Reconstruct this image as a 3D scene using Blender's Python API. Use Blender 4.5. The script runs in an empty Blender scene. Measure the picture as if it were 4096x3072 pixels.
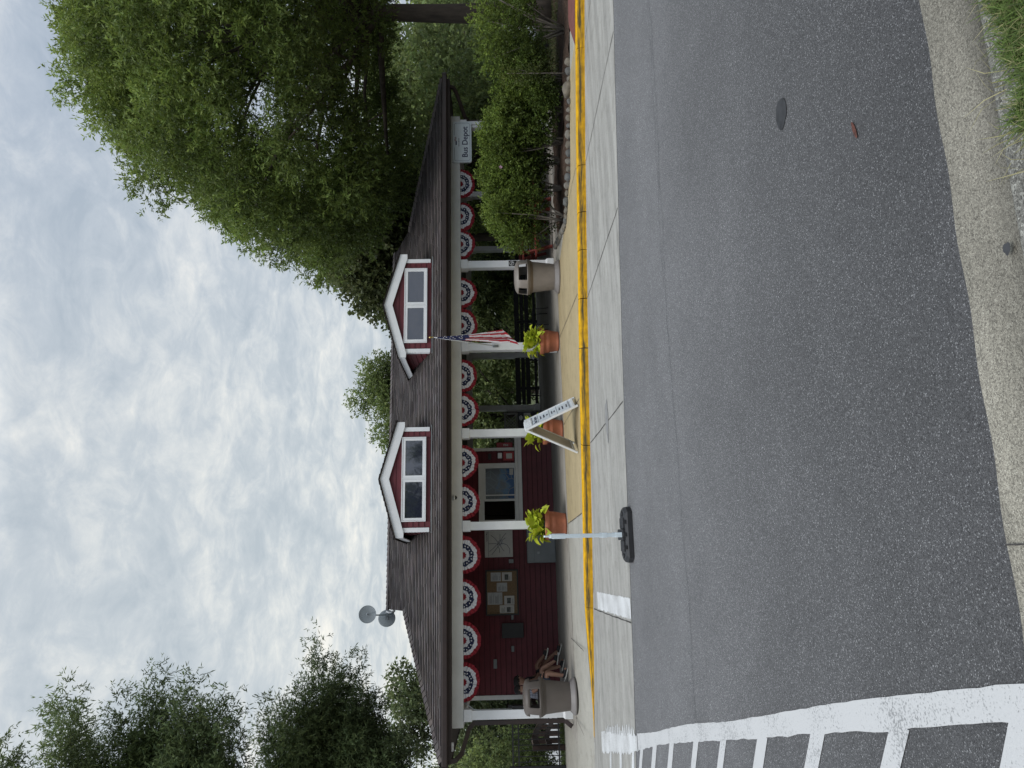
import bpy, bmesh, math, random
import numpy as np
from mathutils import Vector, Matrix, Euler
random.seed(7); RNG = np.random.default_rng(11)
sc = bpy.context.scene
COL = sc.collection
PI = math.pi
rad = math.radians

# ------------------------------------------------------------------ materials
MATS = {}
def new_mat(name):
    m = bpy.data.materials.new(name); m.use_nodes = True
    nt = m.node_tree
    return m, nt, nt.nodes, nt.links, nt.nodes['Principled BSDF']

def mat(name, col, rough=.6, var=.12, scale=6., bump=0., bscale=60., metal=0., spec=.5, col2=None, stretch=None, dirt=0., coat=0.):
    """principled surface with two-scale noise in colour, roughness and bump"""
    if name in MATS: return MATS[name]
    m, nt, N, L, B = new_mat(name)
    tc = N.new('ShaderNodeTexCoord')
    src = tc.outputs['Object']
    if stretch:
        mp = N.new('ShaderNodeMapping'); mp.inputs['Scale'].default_value = stretch
        L.new(src, mp.inputs['Vector']); src = mp.outputs['Vector']
    n1 = N.new('ShaderNodeTexNoise'); n1.inputs['Scale'].default_value = scale; n1.inputs['Detail'].default_value = 6
    n1.inputs['Roughness'].default_value = .65
    L.new(src, n1.inputs['Vector'])
    r = N.new('ShaderNodeValToRGB')
    c2 = col2 or tuple(max(0, c*(1-2.2*var)) for c in col)
    c1 = tuple(min(1, c*(1+var)) for c in col)
    r.color_ramp.elements[0].position = .3; r.color_ramp.elements[0].color = (*c2, 1)
    r.color_ramp.elements[1].position = .62; r.color_ramp.elements[1].color = (*c1, 1)
    L.new(n1.outputs['Fac'], r.inputs['Fac'])
    out = r.outputs['Color']
    if dirt > 0:
        n2 = N.new('ShaderNodeTexNoise'); n2.inputs['Scale'].default_value = scale*.22; n2.inputs['Detail'].default_value = 8
        L.new(tc.outputs['Object'], n2.inputs['Vector'])
        rr = N.new('ShaderNodeValToRGB'); rr.color_ramp.elements[0].position = .38; rr.color_ramp.elements[1].position = .6
        rr.color_ramp.elements[0].color = (1-dirt, 1-dirt, 1-dirt*1.05, 1); rr.color_ramp.elements[1].color = (1, 1, 1, 1)
        L.new(n2.outputs['Fac'], rr.inputs['Fac'])
        mx = N.new('ShaderNodeMix'); mx.data_type = 'RGBA'; mx.blend_type = 'MULTIPLY'; mx.inputs['Factor'].default_value = 1
        L.new(out, mx.inputs['A']); L.new(rr.outputs['Color'], mx.inputs['B']); out = mx.outputs['Result']
    L.new(out, B.inputs['Base Color'])
    B.inputs['Roughness'].default_value = rough; B.inputs['Metallic'].default_value = metal
    B.inputs['Specular IOR Level'].default_value = spec
    if coat: B.inputs['Coat Weight'].default_value = coat
    if bump > 0:
        n3 = N.new('ShaderNodeTexNoise'); n3.inputs['Scale'].default_value = bscale; n3.inputs['Detail'].default_value = 4
        L.new(src, n3.inputs['Vector'])
        bp = N.new('ShaderNodeBump'); bp.inputs['Strength'].default_value = bump; bp.inputs['Distance'].default_value = .02
        L.new(n3.outputs['Fac'], bp.inputs['Height']); L.new(bp.outputs['Normal'], B.inputs['Normal'])
    MATS[name] = m
    return m

def speckle_mat(name, base, dark, light, stone_scale=90., frac=.16, rough=.85, patch=.25, bump=.5, warm=(1, 1, 1), streak=None, tone=False, far_sheen=None):
    """asphalt / exposed aggregate: stones as voronoi cells of different lightness in a darker binder"""
    if name in MATS: return MATS[name]
    m, nt, N, L, B = new_mat(name)
    tc = N.new('ShaderNodeTexCoord'); src = tc.outputs['Object']
    v = N.new('ShaderNodeTexVoronoi'); v.inputs['Scale'].default_value = stone_scale
    L.new(src, v.inputs['Vector'])
    sep = N.new('ShaderNodeSeparateColor'); L.new(v.outputs['Color'], sep.inputs['Color'])
    r = N.new('ShaderNodeValToRGB'); e = r.color_ramp.elements
    e[0].position = 0; e[0].color = (*dark, 1)
    e[1].position = 1; e[1].color = (*light, 1)
    x = e.new(.35); x.color = (*base, 1)
    x = e.new(1-frac); x.color = (*[b*1.35 for b in base], 1)
    L.new(sep.outputs['Red'], r.inputs['Fac'])
    n2 = N.new('ShaderNodeTexNoise'); n2.inputs['Scale'].default_value = .7; n2.inputs['Detail'].default_value = 9
    n2.inputs['Roughness'].default_value = .7
    if streak:
        mp = N.new('ShaderNodeMapping'); mp.inputs['Scale'].default_value = streak
        L.new(src, mp.inputs['Vector']); L.new(mp.outputs['Vector'], n2.inputs['Vector'])
    else: L.new(src, n2.inputs['Vector'])
    rr = N.new('ShaderNodeValToRGB'); rr.color_ramp.elements[0].position = .3; rr.color_ramp.elements[1].position = .7
    rr.color_ramp.elements[0].color = (1-patch, 1-patch, 1-patch, 1); rr.color_ramp.elements[1].color = (*[w*(1+patch*.4) for w in warm], 1)
    L.new(n2.outputs['Fac'], rr.inputs['Fac'])
    n4 = N.new('ShaderNodeTexNoise'); n4.inputs['Scale'].default_value = stone_scale*1.7; n4.inputs['Detail'].default_value = 3
    L.new(src, n4.inputs['Vector'])
    r4 = N.new('ShaderNodeValToRGB'); r4.color_ramp.elements[0].position = .35; r4.color_ramp.elements[1].position = .65
    r4.color_ramp.elements[0].color = (.62, .62, .62, 1); r4.color_ramp.elements[1].color = (1.25, 1.25, 1.25, 1)
    L.new(n4.outputs['Fac'], r4.inputs['Fac'])
    mx = N.new('ShaderNodeMix'); mx.data_type = 'RGBA'; mx.blend_type = 'MULTIPLY'; mx.inputs['Factor'].default_value = 1
    L.new(r.outputs['Color'], mx.inputs['A']); L.new(rr.outputs['Color'], mx.inputs['B'])
    m2 = N.new('ShaderNodeMix'); m2.data_type = 'RGBA'; m2.blend_type = 'MULTIPLY'; m2.inputs['Factor'].default_value = 1
    L.new(mx.outputs['Result'], m2.inputs['A']); L.new(r4.outputs['Color'], m2.inputs['B'])
    out = m2.outputs['Result']
    if tone:
        a = N.new('ShaderNodeAttribute'); a.attribute_name = 'tone'
        m3 = N.new('ShaderNodeMix'); m3.data_type = 'RGBA'; m3.blend_type = 'MULTIPLY'; m3.inputs['Factor'].default_value = 1
        L.new(out, m3.inputs['A']); L.new(a.outputs['Color'], m3.inputs['B']); out = m3.outputs['Result']
    if far_sheen:                         # grazing sheen painted into the colour: paler far across, darker near
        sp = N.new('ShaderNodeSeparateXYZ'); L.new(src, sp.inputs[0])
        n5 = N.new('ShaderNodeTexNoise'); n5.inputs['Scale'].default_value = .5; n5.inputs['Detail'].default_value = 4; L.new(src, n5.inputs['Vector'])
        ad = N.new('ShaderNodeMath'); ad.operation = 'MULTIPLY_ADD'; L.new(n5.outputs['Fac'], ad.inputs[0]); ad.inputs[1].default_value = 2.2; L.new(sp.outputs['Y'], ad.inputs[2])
        mr = N.new('ShaderNodeMapRange'); mr.inputs['From Min'].default_value = far_sheen[0]; mr.inputs['From Max'].default_value = far_sheen[1]; mr.inputs['To Min'].default_value = far_sheen[2]; mr.inputs['To Max'].default_value = far_sheen[3]
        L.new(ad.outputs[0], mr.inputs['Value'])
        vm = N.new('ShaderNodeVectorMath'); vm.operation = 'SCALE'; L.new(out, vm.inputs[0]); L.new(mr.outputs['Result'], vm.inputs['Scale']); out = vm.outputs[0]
    L.new(out, B.inputs['Base Color'])
    B.inputs['Roughness'].default_value = rough; B.inputs['Specular IOR Level'].default_value = .3
    bp = N.new('ShaderNodeBump'); bp.inputs['Strength'].default_value = bump; bp.inputs['Distance'].default_value = .006
    L.new(v.outputs['Distance'], bp.inputs['Height']); L.new(bp.outputs['Normal'], B.inputs['Normal'])
    MATS[name] = m
    return m

def attr_mat(name, rough=.7, trans=0., gloss=.25, tint=(1, 1, 1), noise=.0, nscale=1.):
    """colour comes from the mesh colour attribute 'tone'"""
    if name in MATS: return MATS[name]
    m, nt, N, L, B = new_mat(name)
    a = N.new('ShaderNodeAttribute'); a.attribute_name = 'tone'
    mx = N.new('ShaderNodeMix'); mx.data_type = 'RGBA'; mx.blend_type = 'MULTIPLY'; mx.inputs['Factor'].default_value = 1
    L.new(a.outputs['Color'], mx.inputs['A']); mx.inputs['B'].default_value = (*tint, 1)
    out = mx.outputs['Result']
    if noise:
        tc = N.new('ShaderNodeTexCoord'); n = N.new('ShaderNodeTexNoise'); n.inputs['Scale'].default_value = nscale; n.inputs['Detail'].default_value = 5
        L.new(tc.outputs['Object'], n.inputs['Vector'])
        r = N.new('ShaderNodeValToRGB'); r.color_ramp.elements[0].position = .35; r.color_ramp.elements[1].position = .65
        r.color_ramp.elements[0].color = (1-noise,)*3+(1,); r.color_ramp.elements[1].color = (1+noise*.5,)*3+(1,)
        L.new(n.outputs['Fac'], r.inputs['Fac'])
        m2 = N.new('ShaderNodeMix'); m2.data_type = 'RGBA'; m2.blend_type = 'MULTIPLY'; m2.inputs['Factor'].default_value = 1
        L.new(out, m2.inputs['A']); L.new(r.outputs['Color'], m2.inputs['B']); out = m2.outputs['Result']
    L.new(out, B.inputs['Base Color'])
    B.inputs['Roughness'].default_value = rough; B.inputs['Specular IOR Level'].default_value = gloss
    if trans:
        t = N.new('ShaderNodeBsdfTranslucent'); L.new(out, t.inputs['Color'])
        ms = N.new('ShaderNodeMixShader'); ms.inputs['Fac'].default_value = trans
        L.new(B.outputs['BSDF'], ms.inputs[1]); L.new(t.outputs['BSDF'], ms.inputs[2])
        L.new(ms.outputs['Shader'], N['Material Output'].inputs['Surface'])
    MATS[name] = m
    return m

WHITE = mat('white_paint', (.78, .79, .80), .45, .03, 3, .05, 40, dirt=.06)
CREAM = mat('trim_paint', (.70, .70, .68), .5, .04, 3, dirt=.08)
RED = mat('red_siding_paint', (.115, .013, .020), .55, .10, 4, .06, 50, dirt=.15)
BROWN = mat('brown_metal', (.030, .018, .015), .4, .10, 5)
SOFFIT = mat('brown_soffit', (.035, .022, .018), .7, .15, 4)
CEIL = mat('porch_ceiling', (.10, .095, .085), .8, .08, 3)
DARK = mat('dark_void', (.008, .008, .009), .8, .1, 3)
BLACKM = mat('black_metal', (.010, .010, .011), .45, .1, 8)
BLACKP = mat('black_plastic', (.018, .018, .02), .6, .15, 14, .2, 90)
GREYM = mat('grey_cabinet_paint', (.20, .215, .22), .5, .05, 3, dirt=.08)
GALV = mat('galvanised_steel', (.30, .32, .33), .4, .08, 12, metal=.6)
TERRA = mat('terracotta', (.40, .135, .070), .75, .10, 5, .1, 70, dirt=.25)
SOIL = mat('potting_soil', (.022, .016, .012), .95, .3, 30, .5, 60)
WOODR = mat('red_stained_wood', (.20, .030, .020), .65, .15, 6, .1, 40, stretch=(1, 1, 6), dirt=.2)
WOODB = mat('brown_stained_wood', (.075, .045, .035), .75, .18, 6, .1, 40, dirt=.3)
CAN_A = mat('taupe_plastic', (.112, .094, .082), .5, .05, 4, .15, 160, dirt=.10)
CAN_A2 = mat('taupe_band', (.075, .060, .050), .5, .05, 4)
CAN_B = mat('beige_plastic', (.235, .205, .18), .5, .06, 4, .15, 160, dirt=.16)
CAN_B2 = mat('beige_band', (.135, .10, .07), .5, .05, 4)
CAN_BASE = mat('can_base_plastic', (.23, .21, .20), .55, .06, 4, dirt=.18)
BARK = mat('bark', (.060, .047, .036), .95, .30, 5, .9, 14, stretch=(1, 1, .18))
BARKS = mat('shrub_bark', (.16, .14, .115), .9, .25, 12, .4, 40, stretch=(1, 1, .3))
STONE = mat('river_stone', (.34, .31, .27), .8, .22, 5, .15, 60)
CONC = None

def concrete(name, col, streak=(0.5, 3.2, 1), patch=.18, speck=.5, fine=.12):
    if name in MATS: return MATS[name]
    m, nt, N, L, B = new_mat(name)
    tc = N.new('ShaderNodeTexCoord'); src = tc.outputs['Object']
    def noise(s, det, vec=src, ro=.6):
        n = N.new('ShaderNodeTexNoise'); n.inputs['Scale'].default_value = s; n.inputs['Detail'].default_value = det
        n.inputs['Roughness'].default_value = ro; L.new(vec, n.inputs['Vector']); return n.outputs['Fac']
    def ramp(f, p0, c0, p1, c1):
        r = N.new('ShaderNodeValToRGB'); e = r.color_ramp.elements
        e[0].position = p0; e[0].color = (*c0, 1); e[1].position = p1; e[1].color = (*c1, 1)
        L.new(f, r.inputs['Fac']); return r.outputs['Color']
    def mul(a, b):
        x = N.new('ShaderNodeMix'); x.data_type = 'RGBA'; x.blend_type = 'MULTIPLY'; x.inputs['Factor'].default_value = 1
        L.new(a, x.inputs['A']); L.new(b, x.inputs['B']); return x.outputs['Result']
    mp = N.new('ShaderNodeMapping'); mp.inputs['Scale'].default_value = streak; mp.inputs['Rotation'].default_value = (0, 0, rad(15)); L.new(src, mp.inputs['Vector'])
    o = ramp(noise(1.1, 8, mp.outputs['Vector'], .62), .3, [c*(1-patch) for c in col], .68, [c*(1+patch*.35) for c in col])
    o = mul(o, ramp(noise(55, 3), .3, (1-fine,)*3, .7, (1+fine,)*3))
    # small dark pits elongated along the slab
    mp2 = N.new('ShaderNodeMapping'); mp2.inputs['Scale'].default_value = (9, 16, 9); L.new(src, mp2.inputs['Vector'])
    v = N.new('ShaderNodeTexVoronoi'); v.inputs['Scale'].default_value = 1.; L.new(mp2.outputs['Vector'], v.inputs['Vector'])
    o = mul(o, ramp(v.outputs['Distance'], .05, (1-speck,)*3, .10, (1, 1, 1)))
    o = mul(o, ramp(noise(4, 6), .36, (.86, .86, .85), .5, (1, 1, 1)))
    L.new(o, B.inputs['Base Color']); B.inputs['Roughness'].default_value = .88; B.inputs['Specular IOR Level'].default_value = .25
    bp = N.new('ShaderNodeBump'); bp.inputs['Strength'].default_value = .25; bp.inputs['Distance'].default_value = .006
    L.new(noise(120, 3), bp.inputs['Height']); L.new(bp.outputs['Normal'], B.inputs['Normal'])
    MATS[name] = m
    return m
CONC_G = concrete('gutter_concrete', (.335, .322, .292), patch=.32)
CONC_S = concrete('sidewalk_concrete', (.385, .365, .315), streak=(1, 1, 1), patch=.16)
CONC_Y = concrete('tan_coated_concrete', (.385, .305, .175), streak=(.8, 1.6, 1), patch=.14)
CONC_F = concrete('porch_concrete', (.36, .335, .295), streak=(.6, 2.0, 1), patch=.20)
JOINT = mat('joint_dark', (.05, .045, .04), .95, .4, 8)

def yellow_mat():
    m, nt, N, L, B = new_mat('yellow_curb_paint')
    tc = N.new('ShaderNodeTexCoord'); src = tc.outputs['Object']
    a = N.new('ShaderNodeAttribute'); a.attribute_name = 'tone'      # red = how dirty this height of the kerb is
    sep = N.new('ShaderNodeSeparateColor'); L.new(a.outputs['Color'], sep.inputs['Color'])
    mp = N.new('ShaderNodeMapping'); mp.inputs['Scale'].default_value = (.8, 2.5, 14); L.new(src, mp.inputs['Vector'])
    n = N.new('ShaderNodeTexNoise'); n.inputs['Scale'].default_value = 2.2; n.inputs['Detail'].default_value = 8; n.inputs['Roughness'].default_value = .7
    L.new(mp.outputs['Vector'], n.inputs['Vector'])
    mm = N.new('ShaderNodeMath'); mm.operation = 'MULTIPLY_ADD'; L.new(n.outputs['Fac'], mm.inputs[0]); mm.inputs[1].default_value = 2.6; mm.inputs[2].default_value = -.72
    m2 = N.new('ShaderNodeMath'); m2.operation = 'MULTIPLY'; m2.use_clamp = True; L.new(mm.outputs[0], m2.inputs[0]); L.new(sep.outputs['Red'], m2.inputs[1])
    n5 = N.new('ShaderNodeTexNoise'); n5.inputs['Scale'].default_value = 9; n5.inputs['Detail'].default_value = 6; L.new(src, n5.inputs['Vector'])
    yr = N.new('ShaderNodeValToRGB'); yr.color_ramp.elements[0].position = .3; yr.color_ramp.elements[0].color = (.52, .265, .006, 1)
    yr.color_ramp.elements[1].position = .6; yr.color_ramp.elements[1].color = (.76, .41, .008, 1); L.new(n5.outputs['Fac'], yr.inputs['Fac'])
    mx = N.new('ShaderNodeMix'); mx.data_type = 'RGBA'; L.new(m2.outputs[0], mx.inputs['Factor'])
    L.new(yr.outputs['Color'], mx.inputs['A']); mx.inputs['B'].default_value = (.075, .06, .03, 1)
    L.new(mx.outputs['Result'], B.inputs['Base Color']); B.inputs['Roughness'].default_value = .75; B.inputs['Specular IOR Level'].default_value = .08
    bp = N.new('ShaderNodeBump'); bp.inputs['Strength'].default_value = .3; bp.inputs['Distance'].default_value = .01
    L.new(n.outputs['Fac'], bp.inputs['Height']); L.new(bp.outputs['Normal'], B.inputs['Normal'])
    return m
YELLOW = yellow_mat()

def worn_paint(name, col=(.74, .75, .76), wear=.47, under=(.30, .30, .30), soft=.05):
    m, nt, N, L, B = new_mat(name)
    tc = N.new('ShaderNodeTexCoord'); src = tc.outputs['Object']
    n = N.new('ShaderNodeTexNoise'); n.inputs['Scale'].default_value = 110; n.inputs['Detail'].default_value = 4; L.new(src, n.inputs['Vector'])
    n2 = N.new('ShaderNodeTexNoise'); n2.inputs['Scale'].default_value = 2.3; n2.inputs['Detail'].default_value = 6; L.new(src, n2.inputs['Vector'])
    ad = N.new('ShaderNodeMath'); ad.operation = 'MULTIPLY_ADD'; L.new(n2.outputs['Fac'], ad.inputs[0]); ad.inputs[1].default_value = .55; L.new(n.outputs['Fac'], ad.inputs[2])
    r = N.new('ShaderNodeValToRGB'); r.color_ramp.elements[0].position = wear+.20; r.color_ramp.elements[1].position = wear+.30
    r.color_ramp.elements[0].color = (*under, 1); r.color_ramp.elements[1].color = (*col, 1)
    L.new(ad.outputs[0], r.inputs['Fac']); L.new(r.outputs['Color'], B.inputs['Base Color'])
    B.inputs['Roughness'].default_value = .7; B.inputs['Specular IOR Level'].default_value = .3
    bp = N.new('ShaderNodeBump'); bp.inputs['Strength'].default_value = .5; bp.inputs['Distance'].default_value = .006
    L.new(n.outputs['Fac'], bp.inputs['Height']); L.new(bp.outputs['Normal'], B.inputs['Normal'])
    MATS[name] = m
    return m
PAINT = worn_paint('road_marking_paint', (.50, .495, .485), .40, (.26, .26, .255))
PAINT_THIN = worn_paint('thin_marking_paint', (.62, .62, .61), .50, (.36, .355, .34))
ASPHALT = speckle_mat('asphalt', (.118, .116, .116), (.066, .065, .065), (.46, .455, .45), 230, .09, patch=.20, bump=.9, far_sheen=(2.4, 7.5, .62, 1.45))
AGG = speckle_mat('exposed_aggregate', (.18, .172, .15), (.09, .085, .075), (.40, .39, .34), 150, .25, patch=.25, bump=.8)
AGG2 = speckle_mat('gutter_aggregate', (.262, .245, .205), (.16, .148, .125), (.42, .40, .34), 200, .15, patch=.42, bump=.5, streak=(1.2, 5, 1), tone=True)
MULCH = speckle_mat('mulch', (.060, .036, .024), (.020, .012, .008), (.15, .10, .07), 45, .18, patch=.35, bump=1.)
LAWN = mat('lawn', (.065, .085, .025), .95, .35, 5, .7, 90, dirt=.4, col2=(.05, .042, .022))
GRAVEL = mat('pale_gravel', (.36, .36, .355), .9, .12, 2, .3, 60, dirt=.15)
REDPAD = mat('red_paving', (.165, .055, .045), .85, .12, 10, .2, 60)

def glass_mat(name, col=(.02, .022, .025), rough=.03):
    m, nt, N, L, B = new_mat(name)
    B.inputs['Base Color'].default_value = (*col, 1); B.inputs['Roughness'].default_value = rough
    B.inputs['Specular IOR Level'].default_value = .45; B.inputs["IOR"].default_value = 2.4
    tc = N.new('ShaderNodeTexCoord'); n = N.new('ShaderNodeTexNoise'); n.inputs['Scale'].default_value = 1.4
    L.new(tc.outputs['Object'], n.inputs['Vector'])
    bp = N.new('ShaderNodeBump'); bp.inputs['Strength'].default_value = .03; bp.inputs['Distance'].default_value = .1
    L.new(n.outputs['Fac'], bp.inputs['Height']); L.new(bp.outputs['Normal'], B.inputs['Normal'])
    MATS[name] = m
    return m
PANE = glass_mat('window_pane', (.022, .024, .045))

# ------------------------------------------------------------------ mesh builder
ROOT = {}
def tag(o, label=None, cat=None, group=None, kind=None):
    if label: o['label'] = label
    if cat: o['category'] = cat
    if group: o['group'] = group
    if kind: o['kind'] = kind
    return o
def empty(name, loc=(0, 0, 0), label=None, cat=None, group=None):
    o = bpy.data.objects.new(name, None); COL.objects.link(o); o.location = loc
    o.empty_display_size = .1
    ROOT[o] = Vector(loc)
    return tag(o, label, cat, group)

class MB:
    def __init__(s): s.v = []; s.f = []; s.mi = []; s.sm = []; s.tone = []
    def add(s, vs, fs, m=0, smooth=False, tone=None):
        b = len(s.v); s.v += [tuple(p) for p in vs]
        for f in fs: s.f.append(tuple(b+i for i in f)); s.mi.append(m); s.sm.append(smooth)
        s.tone += [tone or (1, 1, 1)]*len(vs)
        return s
    def box(s, x0, x1, y0, y1, z0, z1, m=0):
        vs = [(x, y, z) for z in (z0, z1) for y in (y0, y1) for x in (x0, x1)]
        return s.add(vs, [(0, 2, 3, 1), (4, 5, 7, 6), (0, 1, 5, 4), (2, 6, 7, 3), (0, 4, 6, 2), (1, 3, 7, 5)], m)
    def cbox(s, x0, x1, y0, y1, z0, z1, c=.01, m=0):
        """box with chamfered edges"""
        b = bmesh.new(); bmesh.ops.create_cube(b, size=1)
        for v in b.verts: v.co = ((x0+x1)/2+v.co.x*(x1-x0), (y0+y1)/2+v.co.y*(y1-y0), (z0+z1)/2+v.co.z*(z1-z0))
        bmesh.ops.bevel(b, geom=b.edges[:], offset=c, segments=2, affect='EDGES', profile=.6)
        b.verts.index_update()
        s.add([v.co[:] for v in b.verts], [[v.index for v in f.verts] for f in b.faces], m); b.free(); return s
    def bar(s, a, b, w, h, m=0, up=(0, 0, 1)):
        """rectangular bar from a to b; w across, h along 'up'"""
        a = Vector(a); b = Vector(b); d = (b-a).normalized(); u = Vector(up)
        if abs(d.dot(u)) > .99: u = Vector((1, 0, 0))
        sd = d.cross(u).normalized(); u = sd.cross(d).normalized()
        vs = [p+sd*(i*w/2)+u*(j*h/2) for p in (a, b) for i, j in ((-1, -1), (1, -1), (1, 1), (-1, 1))]
        return s.add(vs, [(0, 1, 2, 3), (7, 6, 5, 4), (0, 4, 5, 1), (1, 5, 6, 2), (2, 6, 7, 3), (3, 7, 4, 0)], m)
    def tube(s, pts, r, n=8, m=0, caps=True, smooth=True, tone=None):
        pts = [Vector(p) for p in pts]; k = len(pts)
        if not hasattr(r, '__len__'): r = [r]*k
        vs = []; prev = None
        for i, p in enumerate(pts):
            d = (pts[min(i+1, k-1)]-pts[max(i-1, 0)]).normalized()
            if prev is None:
                a = Vector((0, 0, 1)) if abs(d.z) < .9 else Vector((1, 0, 0)); e1 = d.cross(a).normalized()
            else: e1 = (prev-d*prev.dot(d)).normalized()
            e2 = d.cross(e1); prev = e1
            for j in range(n):
                t = 2*PI*j/n; vs.append(p+(e1*math.cos(t)+e2*math.sin(t))*r[i])
        fs = [(i*n+j, i*n+(j+1) % n, (i+1)*n+(j+1) % n, (i+1)*n+j) for i in range(k-1) for j in range(n)]
        s.add(vs, fs, m, smooth, tone)
        if caps:
            b = len(s.v)-k*n
            s.f.append(tuple(b+n-1-j for j in range(n))); s.mi.append(m); s.sm.append(False)
            s.f.append(tuple(b+(k-1)*n+j for j in range(n))); s.mi.append(m); s.sm.append(False)
        return s
    def lathe(s, prof, c=(0, 0, 0), n=32, m=0, smooth=True, shape=None):
        """prof: (radius, z) list; shape(theta, i) optional radius factor"""
        vs = []
        for i, (r, z) in enumerate(prof):
            for j in range(n):
                t = 2*PI*j/n; k = shape(t, i) if shape else 1
                vs.append((c[0]+r*k*math.cos(t), c[1]+r*k*math.sin(t), c[2]+z))
        fs = [(i*n+j, i*n+(j+1) % n, (i+1)*n+(j+1) % n, (i+1)*n+j) for i in range(len(prof)-1) for j in range(n)]
        return s.add(vs, fs, m, smooth)
    def poly(s, pts, m=0, tone=None): return s.add(pts, [tuple(range(len(pts)))], m, tone=tone)
    def prism(s, poly, axis, a, b, m=0):
        """2-D polygon extruded along an axis: axis 'y' takes (x, z), 'x' takes (y, z), 'z' takes (x, y)"""
        def P(p, t): return {'y': (p[0], t, p[1]), 'x': (t, p[0], p[1]), 'z': (p[0], p[1], t)}[axis]
        n = len(poly); vs = [P(p, a) for p in poly]+[P(p, b) for p in poly]
        fs = [tuple(range(n)), tuple(range(2*n-1, n-1, -1))]+[(i, i+n, (i+1) % n+n, (i+1) % n) for i in range(n)]
        return s.add(vs, fs, m)
    def build(s, name, mats, parent=None, fix=True, mod=None):
        me = bpy.data.meshes.new(name)
        off = Vector((0, 0, 0)); p = parent
        while p is not None:
            if p in ROOT: off += ROOT[p]
            p = p.parent
        me.from_pydata([(a-off.x, b-off.y, c-off.z) for a, b, c in s.v], [], s.f)
        me.polygons.foreach_set('material_index', s.mi); me.polygons.foreach_set('use_smooth', s.sm)
        if any(t != (1, 1, 1) for t in s.tone):
            at = me.color_attributes.new('tone', 'FLOAT_COLOR', 'POINT')
            at.data.foreach_set('color', [c for t in s.tone for c in (*t, 1)])
        if fix:
            b = bmesh.new(); b.from_mesh(me); bmesh.ops.recalc_face_normals(b, faces=b.faces); b.to_mesh(me); b.free()
        for m in (mats if isinstance(mats, (list, tuple)) else [mats]): me.materials.append(m)
        me.update()
        o = bpy.data.objects.new(name, me); COL.objects.link(o)
        if parent: o.parent = parent
        return o

def copy_tree(o, parent=None):
    c = o.copy(); COL.objects.link(c)
    if parent: c.parent = parent
    for ch in [x for x in sc.objects if x.parent == o]: copy_tree(ch, c)
    return c

def text_obj(txt, size, mt, parent, loc, rot, name='lettering', align='CENTER', ext=.0015, xs=1., spacing=1.):
    cu = bpy.data.curves.new('t', 'FONT'); cu.body = txt; cu.size = size; cu.align_x = align; cu.align_y = 'CENTER'; cu.extrude = ext; cu.offset = size*.012
    cu.space_character = spacing
    t = bpy.data.objects.new('t', cu); COL.objects.link(t)
    bpy.context.view_layer.update()
    me = bpy.data.meshes.new_from_object(t.evaluated_get(bpy.context.evaluated_depsgraph_get()))
    bpy.data.objects.remove(t); bpy.data.curves.remove(cu)
    for v in me.vertices: v.co.x *= xs
    me.name = name; me.materials.clear(); me.materials.append(mt)
    o = bpy.data.objects.new(name, me); COL.objects.link(o); o.parent = parent
    o.location = loc; o.rotation_euler = rot
    return o

# ------------------------------------------------------------------ camera (held sideways, like the photograph)
H = 1.6
P_, R_, Y_ = rad(-1.25), rad(1.1), rad(-15)
fw = Vector((-math.sin(Y_)*math.cos(P_), math.cos(Y_)*math.cos(P_), math.sin(P_)))
r0 = fw.cross(Vector((0, 0, 1))).normalized(); u0 = r0.cross(fw)
RR = r0*math.cos(R_)-u0*math.sin(R_); UU = r0*math.sin(R_)+u0*math.cos(R_)
cam = bpy.data.cameras.new('camera'); co = bpy.data.objects.new('camera', cam); COL.objects.link(co)
M = Matrix((( -UU.x, RR.x, -fw.x, 0), (-UU.y, RR.y, -fw.y, 0), (-UU.z, RR.z, -fw.z, H), (0, 0, 0, 1)))
co.matrix_world = M
cam.sensor_width = 36; cam.lens = 2880*36/4096; cam.clip_start = .05; cam.clip_end = 2000
sc.camera = co

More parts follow.
